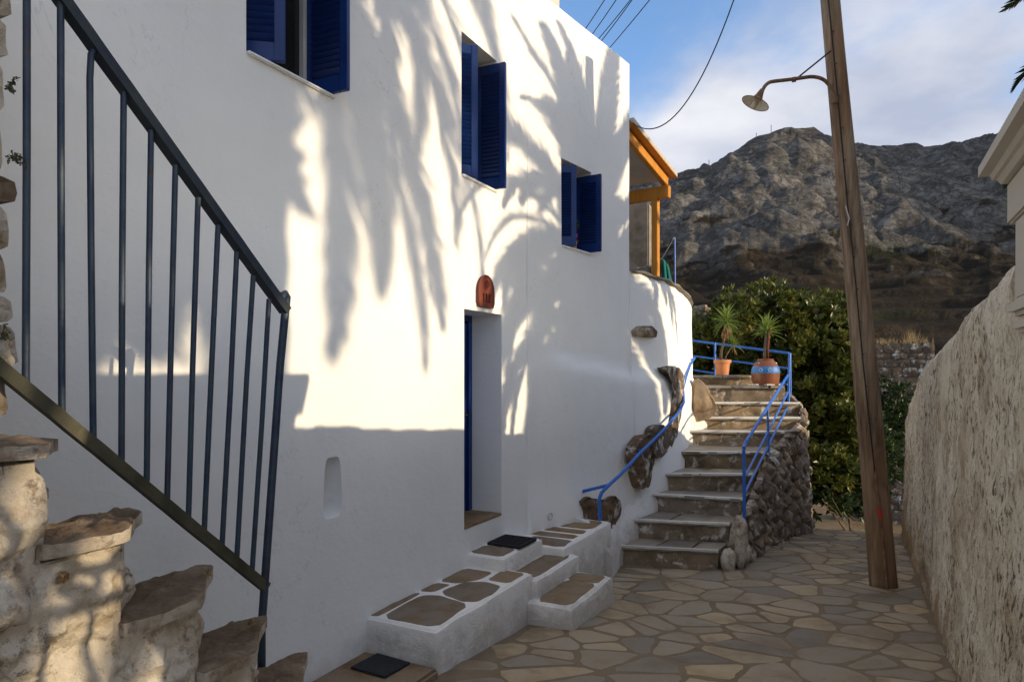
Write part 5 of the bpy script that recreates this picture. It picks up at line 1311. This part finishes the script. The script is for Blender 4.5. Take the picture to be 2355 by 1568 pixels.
# ================================================================== POTS AND YUCCAS
def yleaf(L, w):
    m = MB(); n = 6
    for i in range(n+1):
        t = i/n; ww = w*(0.55+0.9*t)*(1-t**2.2)+0.0005; droop = -0.18*L*t*t*t
        m.v += [(L*t, -ww, droop+ww*0.5), (L*t, 0, droop), (L*t, ww, droop+ww*0.5)]
    for i in range(n):
        a = i*3; m.f += [(a, a+3, a+4, a+1), (a+1, a+4, a+5, a+2)]
    return m.mesh('leaf')
yl_me = [yleaf(0.35, 0.018), yleaf(0.30, 0.017), yleaf(0.25, 0.015)]
yl_dry = yleaf(0.24, 0.010)
for q in yl_me: q.materials.append(M['yucca'])
yl_dry.materials.append(M['yucca_dry'])
def rosette(c, scale, n, par, rr, dry=0, elmin=-0.6):
    for k in range(n):
        el = elmin + (1.5-elmin)*(k/n)**0.8; az = k*2.39996 + rr.uniform(-.2,.2)
        link('leaf', yl_me[k % 3], None, par, loc=c + Vector((0,0,0.03*scale*k/n)), rot=(rr.uniform(-.4,.4), -el, az), scale=(scale*rr.uniform(.85,1.1),)*3)
    for k in range(dry):
        link('dry_leaf', yl_dry, None, par, loc=c - Vector((0,0,0.02+0.08*k/dry*scale)), rot=(rr.uniform(-1,1), rr.uniform(0.9, 1.45), rr.uniform(0, 6.3)), scale=(scale*rr.uniform(.8,1.1),)*3)
rr = random.Random(4)
yp = 11.7
pb = at(1662, 862, yp); pb.z = 1.672
pot = thing('flower_pot', pb, 'orange terracotta flower pot standing on the upper landing against the blue railing', 'flower pot')
m = MB(); s = yp/1570
m.lathe([(0.0, 0.0), (0.098, 0.0), (0.10, 0.005), (0.125, 0.195), (0.126, 0.205)], pb, 32); m.build('body', M['pot'], pot, smooth='auto')
m = MB(); m.lathe([(0.126, 0.198), (0.143, 0.200), (0.148, 0.248), (0.142, 0.255), (0.128, 0.252), (0.124, 0.20)], pb, 32); m.build('rim', M['pot'], pot, smooth='auto')
m = MB(); m.lathe([(0.0, 0.225), (0.128, 0.222)], pb, 24); m.build('soil', M['soil'], pot)
yc = thing('yucca', pb + Vector((0,0,0.22)), 'tall single-stemmed yucca with an offshoot growing in the orange clay pot', 'plant')
c1 = at(1670, 742, yp); c1.y = pb.y
m = MB(); m.tube([pb + Vector((-0.03,0,0.2)), pb + Vector((-0.02,0,0.4)), c1.lerp(pb, 0.3), c1], [0.028, 0.022, 0.02, 0.02], 10); m.build('stem', M['bark'], yc, smooth=True)
rosette(c1, 1.0, 70, yc, rr, 30, -0.7)
c2 = at(1686, 793, yp); c2.y = pb.y - 0.02
m = MB(); m.tube([pb + Vector((0.02,0,0.2)), pb + Vector((0.07,0,0.34)), c2], [0.016, 0.013, 0.012], 8); m.build('stem', M['bark'], yc, smooth=True)
rosette(c2, 0.62, 34, yc, rr, 5, -0.5)
yj = 10.95
jb = at(1761, 884, yj); jb.z = 1.51
jar = thing('clay_jar', jb, 'fat brown clay jar with a blue band and white motifs on the stair top', 'jar')
sc_j = 0.200/0.30
def jr(r, h): return (r*yj/1570*0.5, h*yj/1570)
jp = [(0, 0), (54, 0), (57, 3), (62, 18), (62, 28)]
m = MB(); m.lathe([jr(*q) for q in [(0,0),(54,0),(57,2),(61,14),(63,27)]], jb, 40); m.build('body', M['jar'], jar, smooth='auto')
m = MB(); m.lathe([jr(*q) for q in [(63,27),(63.4,28),(61.5,36),(57.5,42),(57,42)]], jb, 40); m.build('blue_band', M['jar_blue'], jar, smooth='auto')
m = MB(); m.lathe([jr(*q) for q in [(57,42),(50,49),(42,54),(36,56),(37,59),(34,60),(31,58),(31,54)]], jb, 40); m.build('shoulder', M['jar'], jar, smooth='auto')
m = MB(); m.lathe([(0.0, 55*yj/1570), jr(31, 55)], jb, 24); m.build('soil', M['soil'], jar)
for an in (-2.55, -0.62):
    c = jb + Vector((math.cos(an)*jr(47,0)[0], math.sin(an)*jr(47,0)[0], jr(0,50)[1])); bm_ = MB(); bm_.lathe([(0.0,-0.013),(0.009,-0.010),(0.013,0.0),(0.009,0.010),(0.0,0.013)], c, 12); bm_.build('lug', M['white_paint'], jar, smooth=True)
def on_jar(an, h): 
    r = jr(interp(h, [(27,63),(36,61.5),(42,57.5)]), 0)[0] + 0.003; return jb + Vector((math.cos(an)*r, math.sin(an)*r, h*yj/1570))
for c_an, kind in ((-1.62, 'star'), (-2.25, 'sun'), (-1.0, 'fish')):
    m = MB(); pts = []
    for k in range(11 if kind == 'star' else 13):
        n_ = 10 if kind == 'star' else 12
        a = 2*math.pi*k/n_ + math.pi/2; rr_ = (5.2 if k % 2 == 0 else 2.4) if kind == 'star' else (4.0 if k % 2 else 3.0)
        pts.append(on_jar(c_an + rr_*math.cos(a)*(1.5 if kind == 'fish' else 1.0)/61*1.0*2.0, 34.5 + rr_*math.sin(a)*(0.6 if kind == 'fish' else 1.0)))
    m.tube(pts, 0.0024, 5, False); m.build('painted_motif', M['white_paint'], jar)
m = MB(); gr_ = random.Random(9)
for k in range(40):
    a = gr_.uniform(0, 6.28); r = gr_.uniform(0.17, 0.27); c = jb + Vector((r*math.cos(a), r*math.sin(a)*0.9, 0.008)); m.box(c, gr_.uniform(.02,.05), gr_.uniform(.02,.05), gr_.uniform(.012,.03))
m.build('pebble_footing', M['paint_edge'], jar, kind='stuff')
yk = thing('yucca', jb + Vector((0,0,0.36)), 'stubby yucca with a red-tinged stem growing out of the brown jar', 'plant')
cj = at(1764, 768, yj); cj.y = jb.y
m = MB(); m.tube([jb + Vector((0.0,0,0.37)), jb + Vector((-0.01,0,0.5)), cj], [0.035, 0.03, 0.03], 10); m.build('stem', M['bark'], yk, smooth=True)
m = MB(); m.tube([jb + Vector((0.03,-0.03,0.38)), jb + Vector((0.03,-0.03,0.6)), at(1771, 755, yj-0.05)], [0.016, 0.014, 0.01], 8); m.build('stem', M['terracotta'], yk, smooth=True)
rosette(cj + Vector((0,0,0.02)), 0.98, 60, yk, rr, 0, -0.25)
yz = thing('yucca', at(1583, 850, 14.5), 'yucca half hidden behind the end of the white terrace wall', 'plant')
cz = at(1586, 735, 14.5); m = MB(); m.tube([at(1586, 852, 14.5), cz], [0.03, 0.025], 8); m.build('stem', M['bark'], yz, smooth=True); rosette(cz, 1.05, 46, yz, rr, 16, -0.9)

# ================================================================== TREES AND SHRUBS
def leaf_cloud(lobes, n, size, seed, rosn=7, inner=0.25):
    """leaf rosettes spread through a crown volume; returns an MB of small folded leaves"""
    R = random.Random(seed); m = MB(); tot = sum(l[1][0]*l[1][2] for l in lobes)
    for (c, rad) in lobes:
        c = Vector(c); k = int(n*rad[0]*rad[2]/tot)
        for _ in range(k):
            d = Vector((R.gauss(0,1), R.gauss(0,1), R.gauss(0,1))).normalized()
            rr2 = (1 - abs(R.gauss(0, 0.16)))*(1 + 0.22*noise.noise(Vector((d.x*2.3+c.x, d.y*2.3+c.y, d.z*2.3)))) if R.random() > inner else R.uniform(0.3, 0.9)
            p = c + Vector((d.x*rad[0], d.y*rad[1], d.z*rad[2]))*rr2
            if noise.noise(p*2.1 + Vector((seed, 0, 0))) < -0.17: continue
            axis = (d + Vector((R.uniform(-.5,.5), R.uniform(-.5,.5), R.uniform(0.0,0.9)))).normalized(); a = axis.orthogonal().normalized(); b = axis.cross(a); ph = R.uniform(0, 6.3)
            for q in range(rosn):
                an = ph + 2*math.pi*q/rosn + R.uniform(-.3,.3); tilt = R.uniform(0.35, 1.1); L = size*R.uniform(0.5, 1.25)
                dr_ = axis*math.cos(tilt) + (a*math.cos(an) + b*math.sin(an))*math.sin(tilt); sd_ = axis.cross(dr_).normalized()*L*0.21
                up = dr_.cross(sd_).normalized()*L*0.05
                bs0 = len(m.v); m.v += [tuple(p), tuple(p + dr_*L*0.55 + sd_ + up), tuple(p + dr_*L), tuple(p + dr_*L*0.55 - sd_ + up), tuple(p + dr_*L*0.55 - up)]
                m.f += [(bs0, bs0+1, bs0+4), (bs0+1, bs0+2, bs0+4), (bs0, bs0+4, bs0+3), (bs0+4, bs0+2, bs0+3)]
    return m
def limbs(par, base, lobes, r0, R, mat='bark'):
    m = MB()
    top = Vector(base) + Vector((0,0,1.0))
    m.tube([base, Vector(base).lerp(top, 0.5) + Vector((R.uniform(-.05,.05), 0, 0)), top], [r0, r0*0.85, r0*0.75], 10)
    for c, rad in lobes:
        c = Vector(c); mid = top.lerp(c, 0.5) + Vector((R.uniform(-.2,.2), R.uniform(-.2,.2), R.uniform(-.1,.3)))
        m.tube([top - Vector((0,0,0.2)), mid, c, c + Vector((R.uniform(-.4,.4), R.uniform(-.4,.4), rad[2]*0.6))], [r0*0.5, r0*0.35, r0*0.2, 0.01], 7)
        for q in range(5):
            e = c + Vector((R.uniform(-1,1)*rad[0], R.uniform(-1,1)*rad[1], R.uniform(-.5,1)*rad[2]))*0.8; m.tube([mid.lerp(c, R.random()), e], [r0*0.16, 0.008], 5)
    m.build('trunk', M[mat], par, smooth=True)
R = random.Random(8)
lob = [(at(1745, 745, 13.4), (0.95, 0.9, 0.80)), (at(1835, 790, 13.2), (0.95, 0.9, 0.95)), (at(1905, 855, 13.0), (0.72, 0.8, 0.95)), (at(1660, 790, 14.0), (0.85, 0.8, 0.60)), (at(1860, 950, 12.9), (0.95, 0.8, 0.9)), (at(1925, 1000, 12.6), (0.55, 0.7, 0.75)), (at(1790, 880, 13.3), (1.0, 0.8, 0.9)), (at(1890, 1080, 12.4), (0.7, 0.7, 0.55)), (at(1935, 735, 13.3), (0.35, 0.4, 0.45)), (at(1640, 860, 14.2), (0.9, 0.6, 0.5))]
tree = thing('evergreen_tree', Vector((lob[6][0].x, lob[6][0].y, -1.9)), 'big rounded evergreen tree with glossy leaves in the garden below the landing', 'tree')
limbs(tree, Vector((lob[6][0].x, lob[6][0].y, -2.1)), lob, 0.16, R)
leaf_cloud(lob, 7600, 0.155, 5, 8).build('crown', M['leaf'], tree, kind='stuff')
lob2 = [(at(1960, 1120, 12.3), (0.7, 0.6, 0.5)), (at(1900, 1150, 12.0), (0.5, 0.5, 0.32)), (at(2010, 1040, 13.2), (0.6, 0.6, 0.6)), (at(2040, 950, 14.0), (0.5, 0.6, 0.7))]
sh_ = thing('garden_shrub', Vector((lob2[0][0].x, lob2[0][0].y, -1.95)), 'low dark shrub behind the pole at the end of the path', 'shrub')
limbs(sh_, Vector((lob2[0][0].x, lob2[0][0].y, -2.1)), lob2[:2], 0.05, R)
leaf_cloud(lob2, 1500, 0.14, 12, 7).build('crown', M['leaf_dark'], sh_, kind='stuff')
# bare dry twigs and stones at the end of the path
tw = thing('dry_twigs', at(1950, 1190, 11.0), 'pale dry twigs arching over the sunlit earth beyond the paving', 'twigs')
for k in range(9):
    a = at(1935+12*k, 1215, 11.2+0.1*k); T('twig', [a, a + Vector((-0.1-0.05*k % .3, 0.05, 0.25+0.03*(k % 4))), a + Vector((-0.45+0.06*k, 0.0, 0.40+0.06*(k % 3)))], [0.006, 0.005, 0.002] if False else 0.004, 'dry_grass', tw, 5)
for i, (px, py, yy, s) in enumerate(((1878, 1190, 11.6, .16), (1905, 1195, 12.3, .22), (1950, 1188, 12.8, .3), (1985, 1200, 12.0, .22), (2003, 1190, 12.5, .26), (1925, 1205, 11.9, .15))):
    p = at(px, py, yy); p.z = ground_z(p.x, p.y) + s*0.2
    tag(boulder('rock', p, s*1.2, s, s*0.8, M['sand_rock'], 20+i, sub=3), 'ochre rock lying on the lower ground beyond the end of the paving', 'rock', 'rocks beyond the paving')

# dry-stone wall and ruined stub behind the garden
def drystone(name, a, b, z0, ztop, label, seed, sz=0.3, mat='rubble', thick=0.5):
    th = thing(name, (a+b)/2 + Vector((0,0,z0)), label, 'wall'); d = (b-a); L = d.length; d = d/L; nn = Vector((d.y, -d.x, 0)); R = random.Random(seed)
    m = MB(); q = [a, b, b - nn*thick, a - nn*thick]; 
    m.hexa([x + Vector((0,0,z0)) for x in q] + [x + Vector((0,0,ztop-0.05)) for x in q]); m.build('core', M['mortar'], th)
    fr = lambda x, y, c: tuple(a + d*x + nn*(0.02+c) + Vector((0,0,y)))
    z = z0
    while z < ztop:
        h = min(R.uniform(0.5, 1.0)*sz, ztop+0.06-z); x = -R.uniform(0, 0.2)
        if h < 0.04: break
        while x < L:
            w = R.uniform(0.7, 1.7)*sz
            stone([(max(0,x)+0.008, z+0.006), (min(L,x+w), z+0.006), (min(L,x+w)-0.012, z+h-0.006), (max(0,x)+0.012, z+h-0.006)] if min(L, x+w)-max(0, x) > 0.06 else [(0,z),(0.05,z),(0.05,z+.05),(0,z+.05)], fr, 0.05, R.uniform(0.02, 0.06), 0.02, 10, 1, 8, 0.5, R.random()*50, 1).build('rubble_stone', M[mat], th, smooth='auto'); x += w
        z += h
    return th
a = at(1915, 860, 19.0); b = at(2150, 860, 18.0); a.z = b.z = 0
drystone('dry_stone_wall', a, b, -3.0, 2.5, 'old dry-stone garden wall crossing behind the pole below the hill', 3, 0.30, 'brown_rock')
a = at(1596, 760, 17.0); b = at(1627, 760, 16.6); a.z = b.z = 0
drystone('ruined_wall', a, b, -2.5, 3.35, 'stub of a ruined stone wall rising behind the landing railing', 4, 0.22, 'rubble', 0.7)
# dry tufts along the wall top
m = MB(); R = random.Random(6)
for k in range(110):
    t = R.random(); p = at(1930, 800, 19.0).lerp(at(2150, 800, 18.0), t); p.z = 2.5 + R.uniform(-.05, .05); p.y += R.uniform(-.1,.5)
    for q in range(5):
        e = p + Vector((R.uniform(-.10,.10), R.uniform(-.08,.08), R.uniform(.08,.36)*(0.4+abs(noise.noise(Vector((p.x*2,0,0))))*1.6))); s_ = Vector((0.006,0,0)); m.add([p-s_, p+s_, e], [(0,1,2)])
o = m.build('dry_grass', M['dry_grass']); o["kind"] = 'stuff'; tag(o, 'dry grass growing along the top of the dry-stone wall', 'grass')

# palms behind the garden wall: their fronds shade the house
def frond_mesh(L, el0, seed, droop, spread=0.62, lw=0.016):
    R = random.Random(seed); m = MB(); n = 46; pts = []; p = Vector((0,0,0)); el = el0
    for i in range(n+1):
        pts.append(p.copy()); t = i/n; el -= droop*(0.35+1.3*t)/n; p = p + Vector((math.cos(el), 0, math.sin(el)))*L/n
    m.tube(pts[::3] + [pts[-1]], [0.028*(1-0.9*k/(len(pts[::3]))) + 0.003 for k in range(len(pts[::3])+1)], 5)
    for i in range(5, n+1):
        t = i/n; tg = (pts[min(i+1,n)]-pts[max(i-1,0)]).normalized(); ll = 0.46*(math.sin(math.pi*min(1.0, 0.12+0.86*t))**0.6)*(L/3.0)**0.5
        up = Vector((-tg.z, 0, tg.x))
        for sg in (-1, 1):
            for q in range(3):
                base = pts[i] - tg*(q*L/n*0.33); d = (tg*0.75 + Vector((0, sg, 0))*spread + up*R.uniform(-0.05, 0.28)).normalized(); e = base + d*ll*R.uniform(.85,1.1) - Vector((0,0,0.06*ll))
                w = tg.cross(d).normalized().cross(d).normalized()*lw
                m.add([base-w, base+w, base.lerp(e, 0.5)+w*1.25, e, base.lerp(e, 0.5)-w*1.25], [(0,1,2,3,4)])
    me = m.mesh('frond'); me.materials.append(M['palm']); return me
FR = [frond_mesh(3.0, math.radians(e), 40+i, dr) for i, (e, dr) in enumerate(((80, 1.1), (62, 1.6), (45, 1.8), (28, 1.9), (8, 1.7), (-12, 1.3), (-35, 0.8)))]
FR2 = [frond_mesh(3.1, math.radians(e), 60+i, dr, 0.44, 0.0105) for i, (e, dr) in enumerate(((80, 1.5), (62, 2.1), (45, 2.3), (28, 2.2), (8, 1.9), (-12, 1.4), (-35, 0.8)))]
def palm(base, ztop, label, seed, n=46, scale=1.0, emin=0, emax=7, FRS=None):
    R = random.Random(seed); base = Vector(base); top = Vector((base.x, base.y, ztop))
    t = thing('palm_tree', base, label, 'palm tree', None)
    m = MB(); k = 40; pts = [base.lerp(top, i/k) for i in range(k+1)]; m.tube(pts, [0.20 + 0.025*((i % 2)*1.0) + 0.10*sstep(0.85, 1.0, i/k) for i in range(k+1)], 14); m.build('trunk', M['bark'], t)
    for i in range(n):
        e = emin + int((emax-emin)*i/n); az = i*2.39996 + R.uniform(-.25,.25)
        link('frond', (FRS or FR)[e], None, t, loc=top + Vector((0,0,0.25 - 0.06*e)), rot=(R.uniform(-.25,.25), 0, az), scale=(scale*R.uniform(.85,1.08),)*3)
    return t
def ground3(u, v): p = W(u, v); return (p.x, p.y, -0.4)
palm(ground3(3.2, 6.2), 6.9, 'tall date palm beyond the garden wall whose long fronds shade the house front', 3, 54, 1.15, FRS=FR2)
palm(ground3(7.45, 3.5), 4.05, 'shorter date palm behind the garden wall with frond tips reaching past the portal', 5, 104, 0.92, 0, 7)
# unseen leafy tree beyond the portal, crown shaped to shade the house wall
def TL(u, v, z): p = W(u, v); return Vector((p.x, p.y, z))
lobT = [(TL(2.40, 6.6, 4.75), (0.75, 0.6, 0.45)), (TL(2.5, 6.7, 5.7), (0.8, 1.0, 1.3)), (TL(2.5, 6.5, 7.2), (0.8, 0.9, 1.0)), (TL(1.6, 6.5, 6.1), (1.1, 1.2, 1.5)), (TL(1.9, 6.3, 7.0), (1.15, 1.2, 1.2)), (TL(0.6, 6.8, 6.4), (1.3, 1.2, 1.6)), (TL(-1.2, 6.6, 5.6), (1.3, 1.2, 1.6)), (TL(2.6, 6.6, 6.0), (0.6, 0.7, 1.2)), (TL(2.1, 6.4, 8.0), (1.0, 1.0, 0.9))]
tr = thing('shade_tree', TL(0.3, 6.6, -0.3), 'unseen leafy tree beyond the iron gate, crown shaped to shade the house wall', 'tree')
limbs(tr, TL(0.3, 6.6, -0.4), lobT, 0.18, random.Random(1)); leaf_cloud(lobT, 5600, 0.36, 31, 8, 0.6).build('crown', M['leaf'], tr, kind='stuff')

# sprigs in the old stonework
def sprig(px, py, y, n, label, seed, size=0.013, mat='leaf_dark', spread=0.06):
    R = random.Random(seed); c = at(px, py, y); t = thing('wall_sprig', c, label, 'plant')
    st = MB(); lf = MB()
    for k in range(n):
        e = c + Vector((R.uniform(-0.3,1)*spread*.5, R.uniform(-.5,.2)*spread*.5, R.uniform(-.7,1)*spread*.5)); st.tube([c, c.lerp(e, .5) + Vector((0,0,0.01)), e], 0.0012, 4)
        for q in range(10):
            b_ = c.lerp(e, R.uniform(.3, 1.05)); d = Vector((R.uniform(-1,1), R.uniform(-1,1), R.uniform(-.6,1))).normalized()*size*0.5; s_ = d.orthogonal().normalized()*size*0.22
            lf.add([b_, b_+d*0.5+s_, b_+d, b_+d*0.5-s_], [(0,1,2,3)])
    st.build('stem', M['bark'], t); lf.build('leaves', M[mat], t)
sprig(24, 205, 1.76, 10, 'small dark green sprig high in the joints of the rubble pier', 1)
sprig(30, 368, 1.76, 12, 'small dark green sprig half way up the edge of the rubble pier', 2)
sprig(8, 768, 1.76, 8, 'small dark green sprig low on the rubble pier', 3)
sprig(478, 1320, 2.0, 7, 'reddish dry sprig under a slab of the stepped wall', 4, 0.010, 'yucca_dry', 0.04)
sprig(140, 1330, 1.56, 9, 'brown dry weed in a crack of the stepped wall face', 5, 0.022, 'yucca_dry', 0.035)
sprig(572, 1432, 2.25, 6, 'wispy dry grass tuft on the slab beside the rail post', 6, 0.02, 'dry_grass', 0.05)
# masts on the ridge
for px, ytop, ybot, lb in ((1774, 288, 302, 'thin mast standing just beside the rocky summit of the hill'), (1631, 368, 386, 'thin mast on the low shoulder of the ridge above the porch roof'), (1740, 306, 318, 'tiny mast on the ridge between the low shoulder and the summit')):
    a = at(px, ybot, 258); m = MB(); m.tube([a - Vector((0,0,3)), at(px, ytop, 258)], 0.12, 5); tag(m.build('mast', M['dark_metal']), lb, 'mast', 'masts on the ridge')
